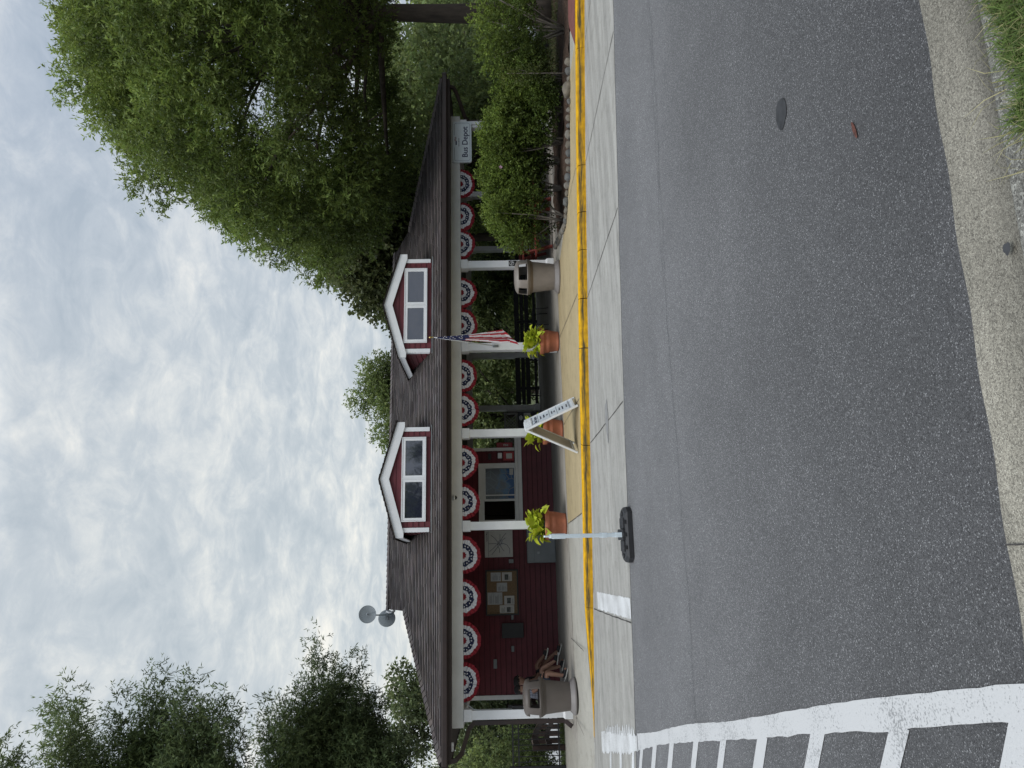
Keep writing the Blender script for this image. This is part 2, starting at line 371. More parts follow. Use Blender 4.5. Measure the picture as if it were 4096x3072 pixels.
# ------------------------------------------------------------------ sky and light
SUN_EL, SUN_AZ = rad(58), rad(215)     # direction the light comes from
def world():
    w = bpy.data.worlds.new('World'); sc.world = w; w.use_nodes = True
    nt = w.node_tree; N, L = nt.nodes, nt.links
    bg = N['Background']
    sky = N.new('ShaderNodeTexSky'); sky.sky_type = 'NISHITA'; sky.sun_disc = False
    sky.sun_elevation = SUN_EL; sky.sun_rotation = SUN_AZ; sky.air_density = 1.4; sky.dust_density = 2.5
    tc = N.new('ShaderNodeTexCoord')
    sep = N.new('ShaderNodeSeparateXYZ'); L.new(tc.outputs['Generated'], sep.inputs[0])
    def math_(op, a, b=None, clamp=False):
        n = N.new('ShaderNodeMath'); n.operation = op; n.use_clamp = clamp
        for i, x in enumerate((a, b)):
            if x is None: continue
            if isinstance(x, (int, float)): n.inputs[i].default_value = x
            else: L.new(x, n.inputs[i])
        return n.outputs[0]
    zz = math_('ADD', math_('MAXIMUM', sep.outputs['Z'], 0.), .16)     # cloud deck seen in perspective
    cx = math_('DIVIDE', sep.outputs['X'], zz); cy = math_('DIVIDE', sep.outputs['Y'], zz)
    cmb = N.new('ShaderNodeCombineXYZ'); L.new(cx, cmb.inputs[0]); L.new(cy, cmb.inputs[1])
    def noise(scale, det, ro, rot, sc3, dist=0.):
        mp = N.new('ShaderNodeMapping'); mp.inputs['Rotation'].default_value = (0, 0, rot); mp.inputs['Scale'].default_value = sc3
        L.new(cmb.outputs[0], mp.inputs['Vector'])
        n = N.new('ShaderNodeTexNoise'); n.inputs['Scale'].default_value = scale; n.inputs['Detail'].default_value = det
        n.inputs['Roughness'].default_value = ro; n.inputs['Distortion'].default_value = dist
        L.new(mp.outputs['Vector'], n.inputs['Vector']); return n.outputs['Fac']
    big = noise(1.1, 5, .5, rad(20), (1, 1, 1), .5)
    mid = noise(3.4, 10, .62, rad(-8), (1, .95, 1), .5)
    fine = noise(10, 10, .66, rad(8), (1, .9, 1), .6)
    s = math_('ADD', math_('MULTIPLY', big, .30), math_('ADD', math_('MULTIPLY', mid, .42), math_('MULTIPLY', fine, .28)))
    r = N.new('ShaderNodeValToRGB'); e = r.color_ramp.elements
    e[0].position = .415; e[0].color = (4.0, 4.7, 5.6, 1)
    e[1].position = .65; e[1].color = (8.2, 8.3, 8.35, 1)
    x = e.new(.485); x.color = (4.75, 5.4, 6.25, 1)
    x = e.new(.555); x.color = (6.0, 6.5, 7.1, 1)
    L.new(s, r.inputs['Fac'])
    # brighter and warmer towards one side of the horizon
    dt = N.new('ShaderNodeVectorMath'); dt.operation = 'DOT_PRODUCT'
    L.new(tc.outputs['Generated'], dt.inputs[0]); dt.inputs[1].default_value = (-.10, .97, .20)
    g = N.new('ShaderNodeMapRange'); g.inputs['From Min'].default_value = .72; g.inputs['From Max'].default_value = 1.0
    L.new(dt.outputs['Value'], g.inputs['Value'])
    gl = N.new('ShaderNodeMix'); gl.data_type = 'RGBA'; gl.blend_type = 'MULTIPLY'
    L.new(g.outputs['Result'], gl.inputs['Factor']); L.new(r.outputs['Color'], gl.inputs['A']); gl.inputs['B'].default_value = (1.26, 1.20, 1.08, 1)
    # an overcast sky is brighter overhead than at the horizon
    zr = N.new('ShaderNodeMapRange'); zr.inputs['From Min'].default_value = .55; zr.inputs['From Max'].default_value = .95
    zr.inputs['To Min'].default_value = 1.0; zr.inputs['To Max'].default_value = 2.9; L.new(sep.outputs['Z'], zr.inputs['Value'])
    vm = N.new('ShaderNodeVectorMath'); vm.operation = 'SCALE'; L.new(gl.outputs['Result'], vm.inputs[0]); L.new(zr.outputs['Result'], vm.inputs['Scale'])
    mx = N.new('ShaderNodeMix'); mx.data_type = 'RGBA'; mx.inputs['Factor'].default_value = .93
    L.new(sky.outputs['Color'], mx.inputs['A']); L.new(vm.outputs[0], mx.inputs['B'])
    L.new(mx.outputs['Result'], bg.inputs['Color']); bg.inputs['Strength'].default_value = .106
    sd = bpy.data.lights.new('sun', 'SUN'); sd.energy = 1.5; sd.angle = rad(28); sd.color = (1, .97, .92)
    so = bpy.data.objects.new('sun', sd); COL.objects.link(so)
    d = Vector((math.sin(SUN_AZ)*math.cos(SUN_EL), math.cos(SUN_AZ)*math.cos(SUN_EL), math.sin(SUN_EL)))
    so.rotation_euler = d.to_track_quat('Z', 'Y').to_euler(); so.location = d*60
world()
sc.view_settings.view_transform = 'Standard'; sc.view_settings.look = 'None'; sc.view_settings.exposure = 0
sc.cycles.use_denoising = True; sc.cycles.max_bounces = 6; sc.cycles.diffuse_bounces = 3; sc.cycles.transparent_max_bounces = 6

# ------------------------------------------------------------------ setting: ground, road, kerbs
def lerp_poly(pts, x):
    if x <= pts[0][0]: return pts[0][1]+(x-pts[0][0])*(pts[1][1]-pts[0][1])/(pts[1][0]-pts[0][0])
    for (a, b), (c, d) in zip(pts, pts[1:]):
        if x <= c: return b+(d-b)*(x-a)/(c-a)
    (a, b), (c, d) = pts[-2:]
    return d+(x-c)*(d-b)/(c-a)
CURB = [(-12, 17.0), (-6, 14.92), (-2.9, 13.75), (-1.4, 13.22), (0, 12.78), (1.05, 12.50), (2.92, 12.05), (4.3, 11.66), (5.59, 11.25), (7.1, 10.77), (8.54, 10.23), (11, 9.2), (15, 7.4), (30, .4)]
GUT = [(-12, 12.1), (-6, 10.45), (-1.64, 9.41), (-.39, 9.18), (.82, 8.99), (2.13, 8.77), (3.67, 8.44), (6.5, 7.79), (10, 6.9), (15, 5.3), (30, -1)]
def cf(x): return lerp_poly(CURB, x)
def hc(x):                       # kerb height: flush ramp in the west, full height further east
    t = min(1, max(0, (x+2.75)/2.6)); t = t*t*(3-2*t)
    return .004+.126*t
def zt(x, y):
    t = min(1, max(0, (y-20.)/9)); t = t*t*(3-2*t)
    return .055-t*(.80+.010*max(0, min(x, 20)))
def sheet(name, xs, ys, zf, m, kind='structure'):
    b = MB(); vs = [(x, y, zf(x, y)) for y in ys for x in xs]; n = len(xs)
    b.add(vs, [(j*n+i, j*n+i+1, (j+1)*n+i+1, (j+1)*n+i) for j in range(len(ys)-1) for i in range(n-1)], smooth=True)
    return b
def rng(a, b, s):
    n = max(1, int(round((b-a)/s))); return [a+(b-a)*i/n for i in range(n+1)]

b = MB()
for xs, ys in ((rng(-90, -3.1, 4), rng(18.4, 32, .8)+rng(40, 260, 20)), (rng(-3.1, 11.55, 2), rng(24.0, 32, .8)+rng(40, 260, 20)),
               (rng(11.55, 120, 4), rng(10.6, 32, .8)+rng(40, 260, 20)), (rng(8.2, 11.55, .5), rng(11.9, 24.0, .8))):
    n = len(xs); b.add([(x, y, zt(x, y)) for y in ys for x in xs], [(j*n+i, j*n+i+1, (j+1)*n+i+1, (j+1)*n+i) for j in range(len(ys)-1) for i in range(n-1)], smooth=True)
b.poly([(-400, 255, -1.2), (400, 255, -1.2), (400, 900, -1.2), (-400, 900, -1.2)])
tag(b.build('lawn_ground', LAWN), kind='structure')
b = MB()
xs = rng(-60, 30, .5)
top = [(x, cf(x)+.05, 0) for x in xs]; bot = [(x, lerp_poly([(-60, 5.9), (-8, 2.75), (-.19, 2.30), (1.05, 2.235), (2.02, 2.18), (9, 1.7), (60, -2)], x)-.004, 0) for x in xs]; n = len(xs)
b.add(bot+top, [(i, i+1, n+i+1, n+i) for i in range(n-1)])
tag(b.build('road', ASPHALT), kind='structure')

xs = rng(-12, 16, .4); n = len(xs)
b = MB(); b.add([(x, lerp_poly(GUT, x)+.012*math.sin(x*7.3)*math.sin(x*2.9), .004) for x in xs]+[(x, cf(x)+.04, .004) for x in xs], [(i, i+1, n+i+1, n+i) for i in range(n-1)])
tag(b.build('bus_lane_pad', CONC_G), kind='structure')
# expansion joints, cracks and stains on the pad
b = MB()
def strip(b, p, q, w, z, wob=.0, m=0, seg=14):
    p = Vector((*p, 0)); q = Vector((*q, 0)); d = (q-p); s_ = Vector((-d.y, d.x, 0)).normalized()
    pts = []
    for i in range(seg+1):
        c = p+d*i/seg+s_*random.uniform(-wob, wob); ww = w*random.uniform(.6, 1.2)
        pts.append((c-s_*ww/2, c+s_*ww/2))
    vs = [(v.x, v.y, z) for pr in pts for v in pr]
    b.add(vs, [(2*i, 2*i+2, 2*i+3, 2*i+1) for i in range(seg)], m)
for p, q in (((6.79, 10.80), (6.75, 7.75)), ((4.60, 11.52), (4.52, 8.28)), ((2.18, 12.14), (2.11, 8.80)), ((-.56, 12.82), (-.58, 9.24)), ((8.62, 10.1), (9.0, 7.2))):
    strip(b, p, q, .017, .008, .006)
for p, q in (((-.05, 12.70), (-.3, 12.83)),): strip(b, p, q, .02, .008)
strip(b, (-6, 13.95), (-2.75, 12.95), .012, .008, .004, seg=20); strip(b, (-2.75, 12.95), (-.56, 12.36), .010, .008, .004, seg=20)
tag(b.build('pad_joints', JOINT), kind='structure')
OIL = mat('oil_stain', (.20, .195, .185), .7, .15, 9, col2=(.16, .155, .15)); OILD = mat('dark_oil_spot', (.030, .030, .032), .55, .3, 12)
def blotch(b, x, y, rx, ry, z, n=28, jag=.12, m=0, rot=0.):
    pts = []
    for i in range(n):
        t = 2*PI*i/n; k = 1+jag*math.sin(3*t+x*5)+jag*.6*math.sin(5*t+y*9)+random.uniform(-jag, jag)*.35
        a, c = rx*k*math.cos(t), ry*k*math.sin(t)
        pts.append((x+a*math.cos(rot)-c*math.sin(rot), y+a*math.sin(rot)+c*math.cos(rot), z))
    b.poly(pts, m)
b = MB(); blotch(b, 2.17, 10.2, .30, .13, .0085)
tag(b.build('pad_stain', OIL), kind='structure')
b = MB(); blotch(b, 2.43, 3.42, .088, .070, .004, jag=.05); blotch(b, .945, 2.02, .020, .016, .012)
tag(b.build('road_stain', OILD), kind='structure')
# fine cracks wandering over the asphalt, a faint lane seam
b = MB()
def crack(p, steps, dx, dy, w):
    x, y = p
    for i in range(steps):
        x2, y2 = x+dx*random.uniform(.6, 1.4), y+dy+random.uniform(-.03, .03)
        strip(b, (x, y), (x2, y2), w, .004, .002, seg=2); x, y = x2, y2
crack((-2.0, 6.55), 60, .16, -.012, .006); crack((-1.5, 8.6), 12, .1, .02, .004); crack((2.6, 6.3), 24, .16, -.02, .005)
tag(b.build('road_seam', mat('crack_fill', (.05, .051, .054), .9, .3, 20)), kind='structure')

# near-side sidewalk
def soff(x): return .27*min(1, max(.12, (x+3.0)/1.6+.12))
xs = sorted(set(rng(-12, 9.6, .3))); b = MB(); rows = []
for k in range(5):
    rows.append([(x, cf(x)+soff(x)+(max(15.56, cf(x)+1.5)-cf(x)-soff(x))*k/4 if x < 6.9 else cf(x)+.27+k*.25,
                  hc(x)+(.130-hc(x))*k/4) for x in xs])
n = len(xs); vs = [p for r in rows for p in r]
b.add(vs, [(j*n+i, j*n+i+1, (j+1)*n+i+1, (j+1)*n+i) for j in range(4) for i in range(n-1)], smooth=True)
b.poly([(-12, 15.55, .130), (-3.2, 15.55, .130), (-3.2, 18.6, .130), (-12, 18.6, .130)][::1])
b.poly([(6.6, 12.6, .1295), (7.05, 12.7, .1295), (7.0, 13.4, .1295), (7.3, 14.6, .1295), (7.55, 15.6, .1295), (6.6, 15.6, .1295)])
tag(b.build('sidewalk', CONC_S), kind='structure')
b = MB()                                                        # tan coating in front of the porch
xs = rng(1.06, 7.2, .25)
fr = [(x, cf(x)+.274, .134) for x in xs]; n = len(xs)
bk = [(x, 15.53 if x < 6.95 else 13.2, .134) for x in xs]
b.add(fr+bk, [(i, i+1, n+i+1, n+i) for i in range(n-1)])
xs = rng(7.2, 8.9, .2); n = len(xs)
b.add([(x, cf(x)+.274, .134) for x in xs]+[(x, min(13.2, cf(x)+1.3), .134) for x in xs], [(i, i+1, n+i+1, n+i) for i in range(n-1)])
tag(b.build('tan_sidewalk', CONC_Y), kind='structure')
b = MB(); xs = rng(8.8, 16, .3); n = len(xs)
b.add([(x, cf(x)+.274+.0*(x-8.8), .138) for x in xs]+[(x, cf(x)+.30+min(1.2, (x-8.8)*1.1), .138) for x in xs], [(i, i+1, n+i+1, n+i) for i in range(n-1)])
tag(b.build('red_paving', REDPAD), kind='structure')
b = MB(); xs = rng(9.2, 30, .5); n = len(xs)
b.add([(x, cf(x)+.27, .085) for x in xs]+[(x, max(16.2, cf(x)+1), .085) for x in xs], [(i, i+1, n+i+1, n+i) for i in range(n-1)])
tag(b.build('bed_soil', MULCH), kind='structure')
b = MB()
for p, q in (((5.23, 15.5), (4.80, 11.85)), ((3.2, 15.5), (3.02, 12.36)), ((-1.26, 15.9), (-1.30, 13.5)), ((7.0, 12.9), (6.9, 11.2)), ((1.06, 15.5), (1.055, 12.85)), ((-2.74, 15.6), (-2.8, 14.2))):
    strip(b, p, q, .014, .1395 if p[0] > -2 else .135, .004)
for x0, x1 in ((-3, 1), (1, 3.2), (3.2, 5.2), (5.2, 7.3)): strip(b, (x0, 15.545), (x1, 15.545), .016, .139, .005)
tag(b.build('sidewalk_joints', JOINT), kind='structure')
b = MB(); b.box(-3.2, 11.75, 15.56, 24.05, -1.0, .134)
tag(b.build('porch_slab', CONC_F), kind='structure')

# yellow kerb in cast lengths
b = MB(); cuts = [-2.75, -.555, 2.157, 3.78, 4.6, 5.394, 6.007, 6.761, 8.579, 11, 15]
prof = ((0, 0, .35), (.012, .38, .85), (.028, .62, 1.5), (.045, .90, .9), (.075, 1.0, .05), (.20, 1.0, .0), (.27, 1.0, .15), (.272, .0, .0))
for a, c in zip(cuts, cuts[1:]):
    g = .006 if a > -2.7 else 0; seg = max(3, int((c-a)/.16)); n = len(prof); vs = []; tn = []
    for i in range(seg+1):
        x = a+g+(c-a-2*g)*i/seg; nx, ny = .27, .96; h = hc(x)+.003
        jit = .004*math.sin(x*9)+.003*math.sin(x*23)
        if min(abs(x-a), abs(x-c)) < .05 and a > 3: jit += random.uniform(-.02, .004)
        sq = .35+.65*min(1, (x+2.75)/2.6) if x < -.15 else 1
        for (dy, dz, dr) in prof:
            vs.append((x+nx*dy*sq, cf(x)+dy*ny*sq+(jit if dz < .95 else 0), dz*h+(jit if 0 < dz < 1 else 0))); tn.append((dr, 0, 0))
    base = len(b.v); b.add(vs, [(i*n+j, i*n+j+1, (i+1)*n+j+1, (i+1)*n+j) for i in range(seg) for j in range(n-1)], smooth=False)
    b.f += [tuple(base+j for j in range(n)), tuple(base+seg*n+n-1-j for j in range(n))]; b.mi += [0, 0]; b.sm += [False]*2
    b.tone[base:base+len(tn)] = tn
tag(b.build('yellow_curb', YELLOW), kind='structure')
b = MB()
for x in cuts[1:-2]:
    b.add([(x-.004, cf(x)+.002, .0), (x+.004, cf(x)+.002, 0), (x+.075, cf(x)+.26, hc(x)-.002), (x+.067, cf(x)+.26, hc(x)-.002), ], [(0, 1, 2, 3)])
tag(b.build('curb_joints', JOINT), kind='structure')

# far-side gutter and kerb under the photographer
FE = [(-8, 2.75), (-.19, 2.30), (1.05, 2.235), (2.02, 2.18), (9, 1.7)]
xs = rng(-8, 9, .06); n = len(xs); b = MB()
pf = ((0, .006), (-.05, .002), (-.13, -.006), (-.19, -.010), (-.26, -.008), (-.40, .03), (-.415, .10))
b.add([(x, lerp_poly(FE, x)+(.006*math.sin(x*13) if k == 0 else 0)+d, z) for k, (d, z) in enumerate(pf) for x in xs], [(j*n+i, j*n+i+1, (j+1)*n+i+1, (j+1)*n+i) for j in range(len(pf)-1) for i in range(n-1)], smooth=True)
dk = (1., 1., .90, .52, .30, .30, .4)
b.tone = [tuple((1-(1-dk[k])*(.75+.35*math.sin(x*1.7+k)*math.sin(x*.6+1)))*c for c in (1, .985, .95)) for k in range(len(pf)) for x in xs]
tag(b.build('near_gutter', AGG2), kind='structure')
b = MB(); pf = ((-.413, .09), (-.425, .125), (-.44, .134), (-.66, .140), (-.67, .10))
b.add([(x, lerp_poly(FE, x)+d, z) for d, z in pf for x in xs], [(j*n+i, j*n+i+1, (j+1)*n+i+1, (j+1)*n+i) for j in range(len(pf)-1) for i in range(n-1)])
tag(b.build('near_curb', AGG), kind='structure')
b = MB(); strip(b, (.06, 2.29), (.055, 1.88), .006, .013, .001); tag(b.build('near_gutter_joint', JOINT), kind='structure')
b = MB(); b.poly([(-60, -40, .11), (60, -40, .11), (60, 1.2, .11), (9, 1.12, .11), (2.02, 1.53, .11), (-.19, 1.65, .11), (-8, 2.1, .11), (-60, 5, .11)])
tag(b.build('verge', LAWN), kind='structure')

# painted markings
b = MB()
outer = [(12.0, -2.33), (10.7, -2.10), (9.45, -1.87), (7.8, -1.50), (6.18, -1.16), (5.0, -.90), (3.98, -.694), (2.95, -.468), (2.40, -.350), (2.31, -.335)]
inner = [(12.0, -2.60), (10.7, -2.33), (9.36, -2.03), (7.9, -1.66), (6.56, -1.368), (4.93, -1.021), (4.07, -.829), (3.21, -.649), (2.44, -.481), (2.31, -.455)]
def at(pl, y):
    for (a, p), (c, q) in zip(pl, pl[1:]):
        if y >= c: return q+(p-q)*(y-c)/(a-c)
    return pl[-1][1]
ys = rng(2.32, 9.33, .08); vs = []
for y in ys: vs += [(at(outer, y)+random.uniform(-.003, .003)+.012*math.sin(y*2.1), y, .0045), (at(inner, y)+random.uniform(-.006, .006), y, .0045)]
b.add(vs, [(2*i, 2*i+2, 2*i+3, 2*i+1) for i in range(len(ys)-1)])
for k, (y, w) in enumerate(((3.06, .14), (3.88, .155), (4.73, .165), (5.61, .135), (6.42, .145), (7.35, .17), (8.18, .19), (9.0, .16))):
    x0 = at(inner, y+.06)+.01
    n = 16; vs = []
    for i in range(n+1):
        x = x0-2.9*i/n; yy = y-(x-x0)*.72
        vs += [(x, yy+random.uniform(-.003, .003), .0042), (x, yy+w+random.uniform(-.003, .003), .0042)]
    b.add(vs, [(2*i, 2*i+2, 2*i+3, 2*i+1) for i in range(n)])
b.add([(-.43, 2.31, .0043), (-.47, 2.44, .0043), (-1.2, 2.86, .0043), (-1.5, 2.40, .0043)], [(0, 1, 2, 3)])
tag(b.build('crosswalk_marking', PAINT), kind='structure')
b = MB()
ys = rng(9.34, 12.72, .07); vs = []
for y in ys: vs += [(at(outer, y)-.0+random.uniform(-.03, .02), y, .0085), (at(inner, y)-.02+random.uniform(-.02, .03), y, .0085)]
b.add(vs, [(2*i, 2*i+2, 2*i+3, 2*i+1) for i in range(len(ys)-1)])
for k, y in enumerate((9.55, 10.5, 11.4)):
    vs = []
    for i in range(17):
        x = at(inner, y)+.12-2.6*i/16; yy = y-(x+2)*.4
        vs += [(x, yy+random.uniform(-.02, .02), .0081), (x, yy+.17+random.uniform(-.02, .02), .0081)]
    b.add(vs, [(2*i, 2*i+2, 2*i+3, 2*i+1) for i in range(16)])
for y in rng(9.5, 12.0, .17):
    x = at(outer, y); b.add([(x-.04, y, .0087), (x+random.uniform(.03, .13), y+.02, .0087), (x+random.uniform(.02, .10), y+.10, .0087), (x-.04, y+.12, .0087)], [(0, 1, 2, 3)])
vs = []; ys = rng(9.20, 12.30, .08)
for y in ys: vs += [(-.265+random.uniform(-.012, .008)-(12.3-y)*.008, y, .0085), (-.545+random.uniform(-.008, .02), y, .0085)]
b.add(vs, [(2*i, 2*i+2, 2*i+3, 2*i+1) for i in range(len(ys)-1)])
tag(b.build('pad_marking', PAINT_THIN), kind='structure')

# mulch bed
xs = rng(6.9, 16, .18); ys = rng(10.9, 15.55, .18); b = MB()
def inbed(x, y):
    return y > lerp_poly([(6.9, 12.95), (7.1, 12.6), (7.6, 12.1), (8.3, 11.6), (9.2, 11.28), (11, 10.9), (16, 9)], x)+.02 and x > lerp_poly([(12.7, 6.95), (13.9, 7.1), (15.5, 7.45)], y)
vs = [(x, y, .095+.05*math.sin(x*3.1+y*2)*math.sin(y*2.7-x)+random.uniform(-.012, .018)) for y in ys for x in xs]; n = len(xs)
fs = [(j*n+i, j*n+i+1, (j+1)*n+i+1, (j+1)*n+i) for j in range(len(ys)-1) for i in range(n-1) if inbed(xs[i], ys[j]) and inbed(xs[i+1], ys[j+1]) and (ys[j] < 13.6 if xs[i] > 10.4 else True)]
b.add(vs, fs, smooth=True)
tag(b.build('mulch_bed', MULCH), kind='structure')
b = MB(); xs = rng(-60, -3.2, 3); ys = rng(20.9, 44, .8); n = len(xs)
b.add([(x, y, zt(x, y)+.012) for y in ys for x in xs], [(j*n+i, j*n+i+1, (j+1)*n+i+1, (j+1)*n+i) for j in range(len(ys)-1) for i in range(n-1)], smooth=True)
tag(b.build('parking_lot', GRAVEL), kind='structure')
b = MB(); xs = rng(13.4, 70, 3); ys = rng(20.2, 21.2, .4); n = len(xs)
b.add([(x, y, zt(x, y)+.012) for y in ys for x in xs], [(j*n+i, j*n+i+1, (j+1)*n+i+1, (j+1)*n+i) for j in range(len(ys)-1) for i in range(n-1)], smooth=True)
ys = rng(24, 34, .8)
b.add([(x, y, zt(x, y)+.012) for y in ys for x in xs], [(j*n+i, j*n+i+1, (j+1)*n+i+1, (j+1)*n+i) for j in range(len(ys)-1) for i in range(n-1)], smooth=True)
tag(b.build('gravel_path', GRAVEL), kind='structure')

# ------------------------------------------------------------------ the depot building
dep = empty('bus_depot', (4.2, 20, .134), 'low red bus depot with white posts, brown hip roof and two gabled dormers', 'building')
SH = attr_mat('roof_shingle', .95, 0, .15, noise=.35, nscale=2.)
def roof():
    b = MB()
    base = (.115, .100, .096)
    def tone(): k = random.uniform(.91, 1.09); return (base[0]*k*random.uniform(.96, 1.05), base[1]*k, base[2]*k*random.uniform(.95, 1.05))
    EX = .128
    def plane(O, U, S, up, ulo, uhi, L):
        """O origin at the eave, U along the eave, S up the slope (unit), ulo/uhi clip functions of slope distance"""
        O, U, S, up = map(Vector, (O, U, S, up)); t = 0; row = 0
        while t < L-.02:
            t2 = min(t+EX, L); u = ulo(t)+random.uniform(-.2, 0)
            while u < uhi(t):
                w = random.choice((.13, .16, .2, .26, .32)); j = random.choice((0, 0, .012, .02)); c = tone()
                a0, a1 = max(u, ulo(t)), min(u+w, uhi(t)); b0, b1 = max(u, ulo(t2)), min(u+w, uhi(t2)); u += w
                if a1-a0 < .01: continue
                b1 = max(b0, b1)
                lo = O+S*(t-j); hi = O+S*(t2+.01)
                p = [lo+U*a0+up*.025, lo+U*a1+up*.025, hi+U*b1+up*.004, hi+U*b0+up*.004, lo+U*a0-up*.004, lo+U*a1-up*.004]
                b.add(p, [(0, 1, 2, 3)], 0, tone=c); b.add(p, [(4, 5, 1, 0)], 0, tone=tuple(x*.12 for x in c))  # riser painted near black as the shadow line below each course
            t = t2; row += 1
    k = math.hypot(1, .4); sx = 1/k; sz = .4/k
    yE, yB, xL, xR, zE = 15.6, 24.4, -3.53, 12.22, 2.82; xg, xh = -.74, 9.43; LH = (xg-xL)*k; LR = 4.4*k
    fl = lambda t: (t/k if t < LH else xg-xL); fr = lambda t: (xR-xL-t/k if t < LH else xh-xL)
    plane((xL, yE, zE), (1, 0, 0), (0, sx, sz), (0, -sz, sx), fl, fr, LR)
    plane((xL, yB, zE), (1, 0, 0), (0, -sx, sz), (0, sz, sx), fl, fr, LR)
    plane((xL, yE, zE), (0, 1, 0), (sx, 0, sz), (-sz, 0, sx), lambda t: t/k, lambda t: 8.8-t/k, LH)
    plane((xR, yE, zE), (0, 1, 0), (-sx, 0, sz), (sz, 0, sx), lambda t: t/k, lambda t: 8.8-t/k, LH)
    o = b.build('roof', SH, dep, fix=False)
    # deck under the shingles, vertical gablets, hip and ridge caps
    b = MB(); d = .02
    zr = zE+4.4*.4; zg = zE+(xg-xL)*.4; yg = yE+(xg-xL)
    E = [(xL, yE), (xR, yE), (xR, yB), (xL, yB)]
    b.add([(xL, yE, zE-d), (xR, yE, zE-d), (xh, yg, zg-d), (xh, 20, zr-d), (xg, 20, zr-d), (xg, yg, zg-d), (xR, yB, zE-d), (xL, yB, zE-d), (xh, 40-yg, zg-d), (xg, 40-yg, zg-d)],
          [(0, 1, 2, 3, 4, 5), (7, 6, 8, 3, 4, 9), (0, 5, 9, 7), (1, 6, 8, 2), (5, 4, 9), (2, 8, 3)])
    b.build('roof_deck', SOFFIT, dep)
    b = MB()
    def caps(p, q, w=.13):
        p, q = Vector(p), Vector(q); n = int((q-p).length/.14); d_ = (q-p)/n; s_ = Vector((-d_.y, d_.x, 0)).normalized() if abs(d_.x)+abs(d_.y) > .001 else Vector((1, 0, 0))
        for i in range(n):
            a, c = p+d_*i, p+d_*(i+1.25); t = tone()
            v = [a-s_*w+Vector((0, 0, -.02)), a+Vector((0, 0, .055)), a+s_*w+Vector((0, 0, -.02)), c-s_*w+Vector((0, 0, -.035)), c+Vector((0, 0, .032)), c+s_*w+Vector((0, 0, -.035))]
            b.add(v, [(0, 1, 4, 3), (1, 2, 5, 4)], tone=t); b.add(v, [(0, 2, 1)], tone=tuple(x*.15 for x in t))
    for s_ in (1, -1):
        y0 = yE if s_ == 1 else yB; y1 = yg if s_ == 1 else 40-yg
        caps((xL, y0, zE+.01), (xg, y1, zg+.01)); caps((xR, y0, zE+.01), (xh, y1, zg+.01))
    caps((xg-.03, 20, zr+.01), (xh+.03, 20, zr+.01))
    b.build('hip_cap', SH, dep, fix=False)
    b = MB()
    for y0, y1 in ((yE-.10, yE+.02), (yB-.02, yB+.10)):
        b.cbox(xL-.02, xR+.02, y0, y1, 2.70, 2.815, .02)
    for x0, x1 in ((xL-.10, xL-.02), (xR+.02, xR+.10)): b.cbox(x0, x1, yE-.10, yB+.1, 2.70, 2.815, .02)
    b.build('gutter', BROWN, dep)
    b = MB()
    b.box(xL, xR, yE+.025, yE+.05, 2.63, 2.795); b.box(xL, xR, yB-.05, yB-.025, 2.63, 2.795)
    b.box(xL, xL+.025, yE+.052, yB-.052, 2.63, 2.795); b.box(xR-.025, xR, yE+.052, yB-.052, 2.63, 2.795)
    b.box(xL+.03, -3.0, yE+.055, yB-.055, 2.645, 2.66); b.box(11.54, xR-.03, yE+.055, yB-.055, 2.645, 2.66)
    b.box(-2.998, 11.538, yE+.055, 16.19, 2.645, 2.66); b.box(-2.998, 11.538, 23.82, yB-.055, 2.645, 2.66)
    b.build('soffit', SOFFIT, dep)
roof()
b = MB(); b.cbox(-2.99, 11.53, 16.2, 16.4, 2.41, 2.672, .006); b.build('beam', CREAM, dep)
b = MB(); b.box(-2.985, 11.525, 23.6, 23.8, 2.412, 2.67); b.build('beam', CREAM, dep)
b = MB(); b.box(11.325, 11.527, 16.402, 23.598, 2.41, 2.67); b.build('beam', CREAM, dep)
b = MB(); b.box(-2.987, -2.785, 16.402, 23.598, 2.41, 2.67); b.build('beam', CREAM, dep)
b = MB(); b.box(-2.78, 11.32, 16.405, 23.595, 2.60, 2.64); b.build('ceiling', CEIL, dep)
posts = [(-2.755, 16.3), (1.11, 16.3), (3.195, 16.3), (5.27, 16.3), (7.385, 16.3), (11.30, 16.3), (11.35, 19.9), (11.35, 23.68), (7.35, 23.68), (5.50, 23.68)]
for x, y in posts:
    b = MB(); b.cbox(x-.09, x+.09, y-.09, y+.09, .135, 2.25, .006)
    b.cbox(x-.118, x+.118, y-.118, y+.118, 2.235, 2.408, .008)
    b.cbox(x-.12, x+.12, y-.12, y+.12, .135, .30, .012)
    b.add([(x+i*(.12 if k == 0 else .09), y+j*(.12 if k == 0 else .09), .298 if k == 0 else .34) for k in (0, 1) for i, j in ((-1, -1), (1, -1), (1, 1), (-1, 1))], [(0, 1, 5, 4), (1, 2, 6, 5), (2, 3, 7, 6), (3, 0, 4, 7)])
    o = b.build('post', WHITE if y < 17 or x > 10 else CREAM, dep)
